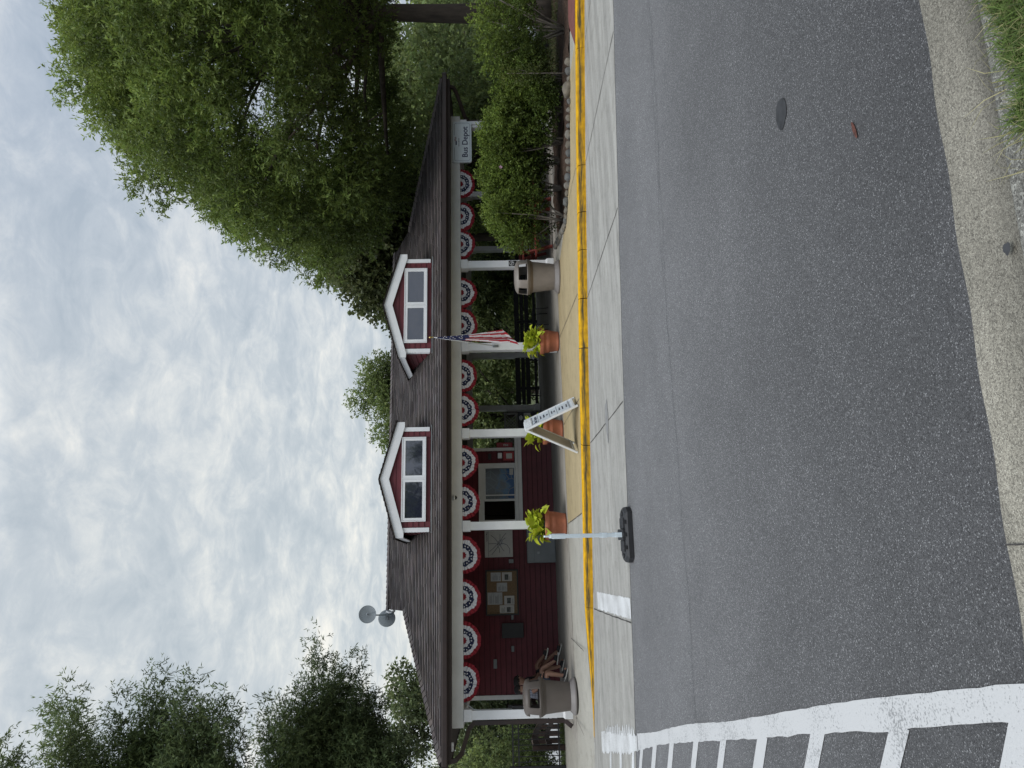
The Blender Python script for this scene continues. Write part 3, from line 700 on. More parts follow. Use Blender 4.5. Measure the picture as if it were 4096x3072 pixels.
# siding walls: real lapped boards
def laps(b, x0, x1, z0, z1, y, ex=.135, zb=.134, ax='y', d=-1):
    k = math.floor((z0-zb)/ex)
    while zb+k*ex < z1-.003:
        a, c = max(z0, zb+k*ex), min(z1, zb+(k+1)*ex)
        oa = .024*(1-(a-(zb+k*ex))/ex); oc = .024*(1-(c-(zb+k*ex))/ex)
        if ax == 'y':
            b.add([(x0, y+d*oa, a), (x1, y+d*oa, a), (x1, y+d*oc, c), (x0, y+d*oc, c), (x1, y, a), (x0, y, a)], [(0, 1, 2, 3), (5, 4, 1, 0)])
            if a > zb+.01: b.add([(x0, y+d*(oa+.0015), a-.001), (x1, y+d*(oa+.0015), a-.001), (x1, y+d*(oa+.0012), a+.009), (x0, y+d*(oa+.0012), a+.009)], [(0, 1, 2, 3)], 1)  # dark strip painting the lap shadow along each board's lower edge
        else:
            b.add([(y+d*oa, x0, a), (y+d*oa, x1, a), (y+d*oc, x1, c), (y+d*oc, x0, c), (y, x1, a), (y, x0, a)], [(0, 1, 2, 3), (5, 4, 1, 0)])
        k += 1
b = MB(); W = 19.5
laps(b, -2.93, 1.43, .134, 2.6, W); laps(b, 1.43, 3.0, 2.13, 2.6, W); laps(b, 3.0, 3.36, 1.14, 2.6, W); laps(b, 1.43, 3.70, .134, .96, W)
laps(b, W+.1, 23.6, .134, 2.6, 3.36, ax='x', d=1); laps(b, W+.1, 23.6, .134, 2.6, -2.93, ax='x', d=-1); laps(b, -2.93, 3.36, .134, 2.6, 23.58, d=1)
laps(b, 19.62, 21.0, .134, .96, 3.70, ax='x', d=1)
b.build('siding', [RED, mat('red_lap_shade', (.030, .006, .009), .8, .1, 6)], dep, fix=False)
b = MB(); b.box(-2.92, 1.44, W+.001, W+.08, .136, 2.6); b.box(3.0, 3.35, W+.001, W+.08, 1.0, 2.6); b.box(1.44, 3.69, W+.001, W+.08, .136, .99); b.box(1.44, 3.0, W+.001, W+.08, 2.1, 2.6)
b.box(3.27, 3.345, W+.09, 23.57, .136, 2.6); b.box(-2.92, -2.85, W+.09, 23.57, .136, 2.6); b.build('wall_core', RED, dep)
b = MB(); b.cbox(-2.965, -2.86, W-.03, W+.06, .136, 2.6, .004); b.build('corner_trim', CREAM, dep)
b = MB(); b.cbox(3.335, 3.42, W-.03, W+.06, 1.142, 2.6, .004); b.build('corner_trim', CREAM, dep)
b = MB(); b.cbox(1.36, 3.72, W-.11, W-.018, 1.06, 1.135, .008); b.cbox(1.36, 3.715, W-.055, W-.017, .955, 1.055, .004); b.build('window_ledge', CREAM, dep)
win = MB(); win.box(1.40, 1.475, W-.035, W+.05, 1.137, 2.10); win.box(2.86, 2.995, W-.035, W+.05, 1.137, 2.10); win.box(1.40, 2.995, W-.036, W+.051, 1.98, 2.13)
win.box(1.477, 2.858, W-.02, W+.04, 1.137, 1.165); win.box(1.975, 2.03, W-.03, W+.045, 1.167, 1.978); win.box(2.032, 2.857, W-.015, W+.03, 1.94, 1.978); win.box(2.12, 2.15, W-.018, W+.02, 1.167, 1.938)
wf = win.build('window', CREAM, dep)
b = MB(); b.box(1.99, 2.857, W+.052, W+.056, 1.167, 1.938)
PG = glass_mat('office_pane', (.02, .025, .03), .05)
b.build('pane', PG, wf)
b = MB(); b.box(1.3, 3.1, 21.6, 21.65, .2, 2.5); b.box(1.3, 3.1, 20.4, 21.6, .2, .9)
CAB = mat('dark_wood_cabinet', (.06, .03, .016), .5, .2, 5)
b.box(1.42, 1.72, 21.2, 21.59, .92, 2.2); b.box(1.74, 2.1, 21.2, 21.59, .92, 2.2)
b.build('cabinet', CAB, dep)
# downspouts
b = MB(); dp = [(-3.52, 15.75, 2.70), (-3.50, 15.82, 2.55), (-3.42, 15.95, 2.44), (-3.02, 16.28, 2.30), (-2.92, 16.32, 2.20), (-2.92, 16.32, .30), (-3.0, 16.2, .19)]
for p, q in zip(dp, dp[1:]): b.bar(p, Vector(q)+(Vector(q)-Vector(p)).normalized()*.02, .085, .065, up=(0, 1, 0))
b.build('downspout', BROWN, dep)
b = MB(); dp = [(12.1, 15.75, 2.70), (12.08, 15.8, 2.54), (11.95, 15.9, 2.46), (11.50, 16.25, 2.27), (11.44, 16.32, 2.18), (11.44, 16.32, .2)]
for p, q in zip(dp, dp[1:]): b.bar(p, Vector(q)+(Vector(q)-Vector(p)).normalized()*.02, .085, .065, up=(0, 1, 0))
b.build('downspout', BROWN, dep)
b = MB(); b.lathe([(.0, 0), (.055, 0), (.055, -.02), (.045, -.03)], (1.74, 16.19, 2.60), 20); b.build('camera_mount', WHITE, dep)
b = MB(); b.lathe([(.045, -.03), (.042, -.05), (.025, -.072), (.0, -.08)], (1.74, 16.19, 2.60), 20); b.build('camera_dome', BLACKM, dep)
b = MB(); b.cbox(-3.35, -3.2, 15.85, 15.97, 2.60, 2.644, .01); b.build('eave_light', WHITE, dep)
b = MB(); b.cbox(11.27, 11.35, 16.17, 16.208, 1.92, 2.14, .006); b.build('junction_cover', WHITE, dep)
b = MB(); b.cbox(-2.66, -2.60, 16.24, 16.34, 1.15, 1.40, .006); b.build('switch_box', BLACKM, dep)
b = MB(); b.tube([(-2.655, 16.22, 1.4), (-2.655, 16.22, 2.1), (-2.64, 16.22, 2.2), (-2.55, 16.23, 2.32), (-2.5, 16.25, 2.42)], .013, 8); b.build('conduit', GALV, dep)
for (x, z, w, h) in ((-1.77, 1.307, .07, .035), (.40, 1.30, .05, .06), (-2.117, 1.76, .11, .045), (-1.0, 1.30, .06, .03)):
    b = MB(); b.cbox(x-w, x+w, W-.06, W-.022, z-h, z+h, .006); b.build('wall_outlet', GREYM, dep)
b = MB(); b.cbox(-1.50, -1.14, W-.12, W-.018, 1.02, 1.58, .01); b.build('wall_screen', BLACKM, dep)

def dormer(xc, half, name_l):
    yF = 16.33; zE = 3.83; zP = 4.22; xl, xr = xc-half, xc+half
    z0 = 2.82+.4*(yF-15.6)+.02
    b = MB()
    # lapped face: boards clipped to the pentagon, around the window opening
    wx0, wx1, wz0, wz1 = xc-.955, xc+.955, 3.23, 3.78
    k = 0; ex = .13
    while z0+k*ex < zP:
        a, c = z0+k*ex, min(zP, z0+(k+1)*ex)
        def hw(z): return half if z <= zE else half*(zP-z)/(zP-zE)
        for sgn in (-1, 1):
            for (u0, u1) in (((wx1-xc), None),) if (a < wz1 and c > wz0) else ((0, None),):
                h0, h1 = hw(a), hw(c)
                i0 = min(u0, h0); i1 = min(u0, h1)
                v = [(xc+sgn*i0, yF-.014, a), (xc+sgn*h0, yF-.014, a), (xc+sgn*h1, yF, c), (xc+sgn*i1, yF, c), (xc+sgn*i0, yF+.002, a), (xc+sgn*h0, yF+.002, a)]
                b.add(v, [(0, 1, 2, 3), (4, 5, 1, 0)])
        k += 1
    # below / above window filler backing and cheeks
    b.add([(xl, yF+.004, z0-.1), (xr, yF+.004, z0-.1), (xr, yF+.004, zE), (xc, yF+.004, zP), (xl, yF+.004, zE)], [(0, 1, 2, 3, 4)])
    for x in (xl, xr):
        k = 0
        while z0+k*ex < zE-.01:
            a, c = z0+k*ex, min(zE, z0+(k+1)*ex); s_ = -1 if x == xl else 1
            ya, yc = 15.6+(a-2.82)/.4+.04, 15.6+(c-2.82)/.4+.04
            b.add([(x+s_*.014, yF, a), (x+s_*.014, ya, a), (x, yc, c), (x, yF, c), (x, ya, a), (x, yF, a)], [(0, 1, 2, 3), (4, 5, 0, 1)]); k += 1
    dm = b.build('dormer', RED, dep, fix=False)
    for x0, x1 in ((xl-.02, xl+.075), (xr-.075, xr+.02)):
        b = MB(); b.box(x0, x1, yF-.035, yF-.0155, z0+.02, zE-.02)
        xx = (x0, x0+.02) if x0 < xc else (x1-.02, x1)
        b.box(xx[0], xx[1], yF-.0165, yF+.07, z0+.04, zE-.03)
        b.build('corner_board', WHITE, dm)
    # rake fascia
    zp, ze, ov = 4.30, 3.925, half+.14; t = .215; y0 = yF-.065
    b = MB()
    for s_ in (-1, 1):
        e = xc+s_*ov; sl = (zp-ze)/ov
        poly = [(xc, zp-.035), (e, ze-.035), (e, ze-t+.01), (xc+s_*(ov-.10), ze-t+.005+.0), (xc, zp-t-.025)]
        b.prism(poly, 'y', y0, y0+.03)
        b.box(min(e, e-s_*.025), max(e, e-s_*.025), y0+.0305, 15.6+(ze-.1-2.82)/.4+.02, ze-.18, ze-.04)
    b.build('fascia', WHITE, dm)
    b = MB()
    for s_ in (-1, 1):
        e = xc+s_*ov
        b.add([(xc, y0+.05, zp-.06), (e, y0+.05, ze-.06), (e, 18.2, ze-.06), (xc, 19.2, zp-.06)], [(0, 1, 2, 3)])
    b.build('dormer_soffit', SOFFIT, dm)
    b = MB(); base = (.10, .085, .08)
    for s_ in (-1, 1):
        n = 11; e = xc+s_*(ov+.04); slz = (zp-ze)/ov
        for i in range(n):
            u0 = (ov+.04)*(1-i/n); u1 = (ov+.04)*(1-(i+1)/n)-.01; y = y0-.03
            za, zb_ = zp-u0*slz, zp-u1*slz
            yA, yB_ = 15.6+(za-2.82)/.4+.1, 15.6+(zb_-2.82)/.4+.1
            while y < yA:
                w = random.choice((.16, .2, .28)); kk = random.uniform(.86, 1.14); c = tuple(v*kk for v in base)
                p = [(xc+s_*u0, y, za+.008), (xc+s_*u0, y+w, za+.008), (xc+s_*max(0, u1), min(y+w, yB_), zb_-.006), (xc+s_*max(0, u1), y, zb_-.006), (xc+s_*u0, y, za-.02), (xc+s_*u0, y+w, za-.02)]
                b.add(p, [(0, 1, 2, 3), (4, 5, 1, 0)], tone=c); y += w
        b.add([(xc, y0-.032, zp-.006), (e, y0-.032, zp-(ov+.04)*slz), (e, y0-.032, zp-(ov+.04)*slz-.03), (xc, y0-.032, zp-.036)], [(0, 1, 2, 3)], tone=(.03, .025, .024))
        b.add([(xc, y0-.032, zp-.036), (e, y0-.032, zp-(ov+.04)*slz-.03), (e, y0+.01, zp-(ov+.04)*slz-.03), (xc, y0+.01, zp-.036)], [(0, 1, 2, 3)], tone=(.03, .025, .024))
    b.build('dormer_roof', SH, dm, fix=False)
    b = MB(); b.box(xl-.05, xr+.06, yF-.09, yF-.02, z0-.045, z0-.02); b.build('flashing', GREYM, dm)
    b = MB(); f = .045; cw = .02
    def ring(x0, x1, z0_, z1_, w, ya, yb, c=.004):
        b.box(x0, x0+w, ya, yb, z0_, z1_); b.box(x1-w, x1, ya, yb, z0_, z1_)
        b.box(x0+w, x1-w, ya+.001, yb, z1_-w, z1_); b.box(x0+w, x1-w, ya+.001, yb, z0_, z0_+w)
    ring(wx0, wx1, wz0, wz1, .022, yF-.05, yF-.016)
    b.box(xc-.014, xc+.014, yF-.048, yF-.018, wz0+.022, wz1-.022)
    for a, c in ((wx0+.026, xc-.018), (xc+.018, wx1-.026)): ring(a, c, wz0+.026, wz1-.026, .055, yF-.042, yF-.014)
    b.build('window_frame', WHITE, dm)
    for a, c in ((wx0+.075, xc-.07), (xc+.07, wx1-.075)):
        b = MB(); b.box(a, c, yF-.026, yF-.018, wz0+.075, wz1-.075); b.build('pane', PANE, dm)
dormer(2.195, 1.165, 0); dormer(6.38, 1.18, 0)

# ------------------------------------------------------------------ things on and around the depot
C_RED = mat('bunting_red', (.22, .008, .018), .8, .08, 20); C_WHT = mat('bunting_white', (.60, .60, .62), .8, .06, 20); C_NAVY = mat('bunting_navy', (.010, .016, .055), .8, .1, 20)
def star(b, c, r, ex, ey, rot, m=0, off=Vector((0, 0, 0))):
    c = Vector(c)+off; pts = []
    for i in range(10):
        a = rot+PI/5*i; q = r if i % 2 == 0 else r*.42
        pts.append(c+ex*(q*math.cos(a))+ey*(q*math.sin(a)))
    b.add([c]+pts, [(0, 1+i, 1+(i+1) % 10) for i in range(10)], m)
bx = [9.594, 8.694, 7.938, 6.659, 5.816, 4.568, 3.747, 2.527, 1.659, .482, -.39, -1.287, -2.114]
bl = ['bunting fan under the Bus Depot end of the porch beam, nearest that sign', 'bunting fan second from the Bus Depot sign, above the leafy bushes', 'bunting fan third from the Bus Depot sign, where the leafy bushes end',
      'bunting fan directly above the beige litter bin', 'bunting fan partly covered by the hanging striped flag', 'bunting fan next to the flag post on the office side',
      'bunting fan between the flag post and folding board post, nearer the board', 'bunting fan above the fire alarm end of the ticket window', 'bunting fan above the open half of the ticket window',
      'bunting fan above the pale transit map poster', 'bunting fan above the cork notice board', 'bunting fan above the black wall screen', 'bunting fan nearest the downspout corner post, over the seated people']
for k, (x, lab) in enumerate(zip(bx, bl)):
    t = empty('bunting', (x, 16.27, 2.405), lab, 'bunting', 'red, white and navy pleated fans under the porch beam')
    b = MB(); R0 = .385; nT = 60; ph = random.uniform(0, 6); npl = random.choice((13, 14, 15)); asym = random.uniform(-.07, .07); wv = random.uniform(.015, .035); R0 = random.uniform(.385, .405)
    rings = [(0, .24, 0), (.24, .50, 1), (.50, .70, 2), (.70, .88, 1), (.88, 1.0, 0)]
    rs = [0, .12, .24, .24, .37, .50, .50, .60, .70, .70, .79, .88, .88, .95, 1.0]
    rsu = [0, .09, .18, .27, .36, .48, .60, .70, .80, .90, 1.0]
    f1_, f2_ = random.uniform(-.10, .10), random.uniform(0, 6)
    def P(r, i):
        a = PI+PI*i/nT; a += f1_*math.sin(2*(a-PI)); r = r+(.020*math.sin(9*a+f2_+r*17)+.012*math.sin(23*a+r*31) if 0 < r < .95 else 0)                                          # from one end of the beam round underneath to the other
        pl = math.sin(npl*a+ph)+.4*math.sin(npl*2.3*a+ph*2)
        rr = R0*r*(1+.012*pl*r+asym*math.cos(a)*r+.03*math.sin(3*a+ph)*r+wv*math.sin(7*a+ph*3)*r*(1-r)*4)
        return Vector((x+rr*math.cos(a)*1.01, 16.27-.048*(abs(math.sin(npl*a+ph))**.6)*r-.03*math.sin(PI*r)-.01, 2.405+rr*math.sin(a)*(.93+.05*math.sin(ph))))
    for (ra, rb) in zip(rsu, rsu[1:]):
        mi = 0
        mid = (ra+rb)/2
        mi = 0 if mid < .18 else 1 if mid < .36 else 2 if mid < .60 else 1 if mid < .80 else 0
        for i in range(nT): b.add([P(ra, i), P(ra, i+1), P(rb, i+1), P(rb, i)], [(0, 1, 2, 3)], mi, True)
    for j in range(9):
        i = 3+j*6.7+random.uniform(-1, 1); i0 = int(i); p = P(.48, i0); a = PI+PI*i0/nT
        ex = (P(.70, i0)-P(.5, i0)).normalized(); ey = (P(.6, i0+1)-P(.6, i0-1)).normalized()
        star(b, p, R0*.062, ex, ey, random.uniform(0, 1), 1, Vector((0, -.020, 0)))
    b.build('fan_cloth', [C_RED, C_WHT, C_NAVY], t, fix=False)

# Bus Depot sign board
sg = empty('sign_board', (10.75, 16.17, 2.35), 'white rounded Bus Depot sign with navy lettering fixed to the end of the porch beam', 'sign')
def rrect(x0, x1, z0, z1, r, n=6):
    pts = []
    for cx, cz, a0 in ((x1-r, z1-r, 0), (x0+r, z1-r, 90), (x0+r, z0+r, 180), (x1-r, z0+r, 270)):
        for i in range(n+1):
            a = rad(a0+90*i/n); pts.append((cx+r*math.cos(a), cz+r*math.sin(a)))
    return pts
SIGNW = mat('sign_white', (.66, .72, .74), .35, .03, 2)
b = MB(); b.prism(rrect(10.16, 11.335, 2.115, 2.59, .045), 'y', 16.150, 16.197); b.build('board', SIGNW, sg)
NAVY = mat('sign_navy', (.006, .007, .06), .5, .03, 2); GREYL = mat('sign_grey_ink', (.10, .11, .13), .5, .05, 4); SRED = mat('sign_red_ink', (.22, .02, .02), .5, .05, 4)
text_obj('Bus Depot', .20, NAVY, sg, (-.01, -.0225, -.075), (rad(90), 0, 0), 'lettering', xs=1.03)
text_obj('Cherry Hill Park', .036, GREYL, sg, (-.02, -.0225, .085), (rad(90), 0, 0), 'small_lettering')
b = MB(); y = 16.1475
def line2(b, pts, w, y, m=0):
    for p, q in zip(pts, pts[1:]):
        p, q = Vector((p[0], 0, p[1])), Vector((q[0], 0, q[1])); d = (q-p).normalized(); s_ = Vector((-d.z, 0, d.x))*w/2
        vs = [p-s_-d*w*.2, q-s_+d*w*.2, q+s_+d*w*.2, p+s_-d*w*.2]; b.add([(v.x, y, v.z) for v in vs], [(0, 1, 2, 3)], m)
rr_ = rrect(10.20, 11.29, 2.155, 2.545, .05)
n7 = 7
right = rr_[:7]; left = rr_[7:14]; rest = rr_[14:]
line2(b, [(10.93, 2.545)]+[rr_[6-i] for i in range(7)]+[rr_[27-i] for i in range(7)]+[rr_[20-i] for i in range(7)]+[rr_[13-i] for i in range(7)]+[(10.58, 2.545)], .006, y)
b.build('border_line', NAVY, sg, fix=False)
b = MB()
b.box(10.655, 10.765, 16.146, 16.149, 2.487, 2.520, 0)
for k, (z, mm) in enumerate(((2.526, 1), (2.512, 1), (2.498, 1))):
    line2(b, [(10.768+i*.012, z+.010*math.sin(i*.62)+.002*i) for i in range(11)], .007, 16.1465, 1)
b.build('emblem', [NAVY, SRED], sg, fix=False)

# flag on its leaning pole
fg = empty('flag', (5.27, 16.2, 1.60), 'furled red, white and blue striped flag hanging from a leaning pole on a white post', 'flag')
b = MB(); pb = Vector((5.27, 16.19, 1.58)); pt = Vector((5.20, 15.25, 2.99)); b.tube([pb, pt], [.011, .010], 10)
pole = b.build('pole', WHITE, fg)
b = MB(); b.lathe([(0, 0), (.018, .0), (.020, .02), (.012, .035), (.022, .05), (.027, .07), (.022, .09), (0, .1)], tuple(pt+Vector((0, 0, -.01))), 16)
b.build('finial', mat('brass', (.5, .36, .14), .25, .05, 8, metal=1), fg)
b = MB(); b.cbox(5.245, 5.295, 16.175, 16.207, 1.53, 1.66, .006); b.tube([(5.27, 16.18, 1.56), (5.268, 16.12, 1.67)], .02, 10); b.build('pole_bracket', GALV, fg)
F_RED = mat('flag_red', (.34, .012, .022), .75, .08, 30, .25, 18); F_WHT = mat('flag_white', (.52, .50, .52), .75, .05, 30, .25, 18); F_NAV = mat('flag_navy', (.012, .018, .075), .75, .08, 30, .25, 18)
# outline of the hanging cloth: width range (x) against height, gathered at the pole top and opening downwards
def fx(t):      # t 0 (top) .. 1 (bottom): right edge and left edge (scene x), depth
    R_e = 5.215+.14*t**1.0+(.10*max(0, t-.5)); L_e = 5.195-.085*min(1, t/.55)-.03*math.sin(t*9)*t+.0*t
    return L_e, R_e
nS, nT = 28, 46; b = MB(); pts = {}
for i in range(nT+1):
    t = i/nT; Lx, Rx = fx(t); z = 2.93-1.50*t
    yy = 15.30+.12*t
    for j in range(nS+1):
        s_ = j/nS; slant = .16*(s_)*min(1, t*1.6)
        fold = math.sin(s_*13+t*2.2)*.035*t+math.sin(s_*5-1)*.04*t
        pts[i, j] = Vector((Lx+(Rx-Lx)*s_, yy+fold, z-(1-s_)*.17*t+.004*math.sin(s_*40+t*30)))
for i in range(nT):
    for j in range(nS):
        t = i/nT; s_ = (j+.5)/nS
        u = s_*7.2+t*1.9-.5                        # stripes run down the cloth and slant a little
        m = 1 if int(u) % 2 else 0
        if t < .41+.05*(s_ > .55) - .16*max(0, .3-s_): m = 2
        b.add([pts[i, j], pts[i, j+1], pts[i+1, j+1], pts[i+1, j]], [(0, 1, 2, 3)], m, True)
cl = b
b = MB()                                             # turned-up corner at the bottom edge
q = [pts[nT, int(nS*k)] for k in (0, .25, .5, .75, 1)]
lowz = [-.16, -.12, -.09, -.05, -.01]
for k in range(12):
    a, c = k/12, (k+1)/12
    def E(u): f = u*4; i = min(3, int(f)); return q[i].lerp(q[i+1], f-i)+Vector((0, -.02, .01))
    def G(u): return E(u)+Vector((-.05*(1-u)-.01, .0, -.19*(1-u)-.03*math.sin(u*PI)))
    b.add([E(a), E(c), G(c), G(a)], [(0, 1, 2, 3)], 0 if (k//2) % 2 == 0 else 1, False)
b.build('cloth_corner', [F_RED, F_WHT], fg, fix=False)
b = cl
for (t, s_) in ((.12, .3), (.17, .6), (.20, .25), (.23, .75), (.26, .45), (.28, .2), (.31, .8), (.33, .5), (.36, .25), (.37, .7), (.14, .8), (.39, .42), (.40, .88)):
    i, j = int(t*nT), int(s_*nS); p = pts[i, j]
    star(b, p+Vector((0, -.045, 0)), .017, Vector((1, 0, 0)), Vector((0, 0, 1)), random.uniform(0, 1), 1)
b.build('cloth', [F_RED, F_WHT, F_NAV], fg, fix=False)

# litter bins
def litter_bin(name, x, y, rot, hh, R, body, band, lab):
    t = empty(name, (0, 0, 0), lab, 'litter bin', 'round plastic litter bins by the porch')
    n = 64
    b = MB(); b.lathe([(0, .0), (R*1.0, .0), (R*1.02, .02), (R*1.0, .055), (R*.93, .062), (R*.915, .085), (R*.86, .09), (R*.85, .11), (R*.80, .115), (0, .115)], n=n); b.build('foot', CAN_BASE, t)
    b = MB(); b.lathe([(R*.77, .116), (R*.775, .13), (R*.92, .60), (R*.93, .615)], n=n); b.build('barrel', body, t)
    zb = .61
    b = MB(); b.lathe([(R*.925, zb-.005), (R*1.0, zb+.05), (R*1.005, zb+.055), (R*1.0, zb+.06)], n=n, shape=lambda a, i: 1+.02*abs(math.sin(2*a))*(i > 0)); b.build('collar', band, t)
    # hood with four openings
    def sq(a): return 1+.055*(math.sin(2*a)**2)
    zh0, zw0, zw1, zt_ = zb+.058, zb+.125, zb+.315, hh-.075
    rows = [(R*1.00, zh0), (R*1.04, zh0+.05), (R*1.045, zw0-.012), (R*1.04, zw0+.003)]
    nw = 6
    for k in range(1, nw): rows.append((R*(1.04-.06*(k/nw)**1.6), zw0+(zw1-zw0)*k/nw))
    rows += [(R*.97, zw1), (R*.93, zt_), (R*.84, hh-.045), (R*.66, hh-.018), (R*.38, hh-.004), (R*.02, hh)]
    b = MB(); vs = []; n2 = 96
    for i, (r, z) in enumerate(rows):
        for j in range(n2):
            a = 2*PI*j/n2; vs.append((r*sq(a)*math.cos(a), r*sq(a)*math.sin(a), z))
    fs = []
    for i in range(len(rows)-1):
        for j in range(n2):
            a = (j+.5)/n2*4 % 1                                   # position inside a quarter
            op = .15 < a < .85
            z = (rows[i][1]+rows[i+1][1])/2
            if i in (3, 3+nw-1): op = .18 < a < .82
            if zw0 < z < zw1 and op: continue
            fs.append((i*n2+j, i*n2+(j+1) % n2, (i+1)*n2+(j+1) % n2, (i+1)*n2+j))
    b.add(vs, fs, 0, True)
    o = b.build('hood', body, t)
    so = o.modifiers.new('s', 'SOLIDIFY'); so.thickness = .016; so.offset = -1
    b = MB(); b.lathe([(R*.80, .3), (R*.93, zw0-.02), (R*.90, zw0-.02), (.0, .4)], n=40); b.build('liner', DARK, t)
    t.location = (x, y, .134); t.rotation_euler.z = rot
    return t
litter_bin('litter_bin', 6.53, 15.08, rad(43), 1.02, .375, CAN_B, CAN_B2, 'beige round litter bin standing between the leafy bushes and the flag')
litter_bin('litter_bin', -2.33, 15.5, rad(49), 1.06, .345, CAN_A, CAN_A2, 'taupe round litter bin in front of the seated people at the corner post')

# terracotta pots with lime-green trailing plants
LEAFV = attr_mat('lime_leaf', .5, .3, .35)
def leaf_mesh(b, base, d, L, W, curl, tone, nrm=None):
    d = Vector(d).normalized(); up = Vector((0, 0, 1)); s_ = d.cross(up)
    s_ = s_.normalized() if s_.length > .05 else Vector((1, 0, 0)); nn = s_.cross(d).normalized()
    tl = random.uniform(-.5, .5); s_, nn = s_*math.cos(tl)+nn*math.sin(tl), nn*math.cos(tl)-s_*math.sin(tl)
    prof = ((0, .10), (.12, .62), (.32, 1.0), (.55, .86), (.78, .48), (1, .0)); vs = []
    for (u, w) in prof:
        c = Vector(base)+d*(L*u)+nn*(-curl*L*u*u)
        vs += [c-s_*W*w/2+nn*(W*.16*w), c, c+s_*W*w/2+nn*(W*.16*w)]
    n = len(prof); fs = []
    for i in range(n-1): fs += [(3*i, 3*i+1, 3*i+4, 3*i+3), (3*i+1, 3*i+2, 3*i+5, 3*i+4)]
    b.add(vs, fs, 0, True, tone)
def pot(x, y, seed, lab, sc_=1., lean=0):
    random.seed(seed)
    t = empty('flower_pot', (0, 0, 0), lab, 'planted pot', 'terracotta pots of lime-green plants in front of the posts')
    b = MB(); b.lathe([(0, 0), (.205, 0), (.225, .012), (.232, .04), (.228, .045), (.238, .10), (.265, .24), (.2685, .243), (.2685, .25), (.267, .253), (.2705, .257), (.2705, .264), (.269, .267), (.2725, .271), (.2725, .278), (.270, .281), (.280, .355), (.305, .36), (.318, .375), (.322, .44), (.315, .462), (.298, .462), (.288, .45), (.283, .41)], n=56)
    b.build('pot', TERRA, t)
    b = MB(); b.lathe([(0, .425), (.15, .432), (.284, .41)], n=32, m=0); b.build('soil', SOIL, t)
    b = MB()
    for k in range(105):
        a = random.uniform(0, 2*PI); e = random.random()
        r = random.uniform(0, .24); el = rad(random.uniform(-8, 78)) if e < .90 else rad(random.uniform(-40, -5))
        hz = .47+random.uniform(0, .30)*(1-.2*e)
        rr = r+(.09 if el < .3 else .02)
        base = (rr*math.cos(a)+lean*(hz-.45), rr*math.sin(a), hz if el > -.4 else .46+random.uniform(0, .06))
        if el < -.4: base = ((.25)*math.cos(a), .25*math.sin(a), .47)
        L = random.uniform(.13, .205); v = random.uniform(.75, 1.2); y_ = random.uniform(-.04, .05)
        leaf_mesh(b, base, (math.cos(a)*math.cos(el), math.sin(a)*math.cos(el), math.sin(el)), L, L*random.uniform(.78, .98), random.uniform(.1, .5), ((.50+y_)*v, (.58)*v, .05*v))
    fo = b.build('foliage', LEAFV, t, fix=False)
    b = MB()
    for k in range(16):
        a = random.uniform(0, 2*PI); r = random.uniform(.05, .2)
        b.tube([(r*.4*math.cos(a), r*.4*math.sin(a), .43), (r*math.cos(a), r*math.sin(a), .55), (r*1.3*math.cos(a), r*1.3*math.sin(a), .62)], .005, 5, tone=(.12, .2, .03))
    b.build('stems', LEAFV, t, fix=False)
    t.location = (x, y, .135); t.rotation_euler.z = random.uniform(0, 6); t.scale = (sc_,)*3
pot(5.245, 15.83, 3, 'terracotta pot of lime-green leaves under the hanging flag', .97)
pot(3.14, 15.79, 8, 'terracotta pot half hidden behind the white folding board', .98)
pot(1.085, 15.94, 5, 'terracotta pot of lime-green leaves beside the thin white panel and grey cabinet', 1.03)
random.seed(17)

# folding A-frame board
POLYW = mat('white_moulded_plastic', (.72, .74, .75), .45, .04, 6, .1, 60, dirt=.12); FACE = mat('board_face_plastic', (.62, .67, .71), .4, .03, 3)
INK = mat('ink', (.02, .022, .05), .6, .05, 4); BACKF = mat('board_back_face', (.44, .41, .36), .6, .08, 3, dirt=.12)
af = empty('folding_board', (0, 0, 0), 'white plastic folding sandwich board with printed notice standing by the yellow kerb', 'sign')
def leaf_panel(sgn, nm, txt):
    # local: board hinges along Y at the top, panels lean to +-X
    Hh, run, wd = .94, .44*sgn, .64
    Lp = math.hypot(Hh, run); ang = math.atan2(run, Hh)
    p = empty(nm); p.parent = af; ROOT.pop(p)
    def mk(nm2, bb, m): o = bb.build(nm2, m, None); o.parent = af; o.location = (0, 0, 0.945); o.rotation_euler = (0, -ang, 0); return o
    bpy.data.objects.remove(p)
    b = MB(); s1 = -1 if sgn < 0 else 1
    # outer frame in the panel plane (x thickness, y width, z down)
    b.cbox(-.018, .018, -wd/2, -wd/2+.045, -Lp, .0, .006); b.cbox(-.018, .018, wd/2-.045, wd/2, -Lp, .0, .006)
    b.cbox(-.017, .017, -wd/2+.04, wd/2-.04, -.14, 0, .006); b.cbox(-.017, .017, -wd/2+.04, wd/2-.04, -Lp+.05, -Lp+.10, .006)
    for yy in (-.17, -.06, .06, .17): b.cbox(-.024, .024, yy-.022, yy+.022, -.13, .012, .006)
    mk(nm, b, POLYW)
    b = MB(); b.box(-.008, .008, -wd/2+.043, wd/2-.043, -Lp+.10, -.14)
    return mk(nm+'_face', b, FACE if txt else BACKF), ang, Lp, wd
f1, ang, Lp, wd = leaf_panel(1, 'front_panel', True)
f2, _, _, _ = leaf_panel(-1, 'rear_panel', False)
fr = f1
def on_face(txt, size, zoff, bold=0):
    o = text_obj(txt, size, INK, fr, (.010, 0, zoff), (rad(90), 0, rad(90)), 'lettering', ext=.001)
    return o
on_face('Bus Depot', .095, -.215); on_face('Hours of', .05, -.32); on_face('Operation', .05, -.385); on_face('Daily', .045, -.45)
on_face('Monday to', .042, -.545); on_face('Friday', .042, -.595); on_face('Tickets &', .045, -.70); on_face('Information', .045, -.76); on_face('Office open', .04, -.84)
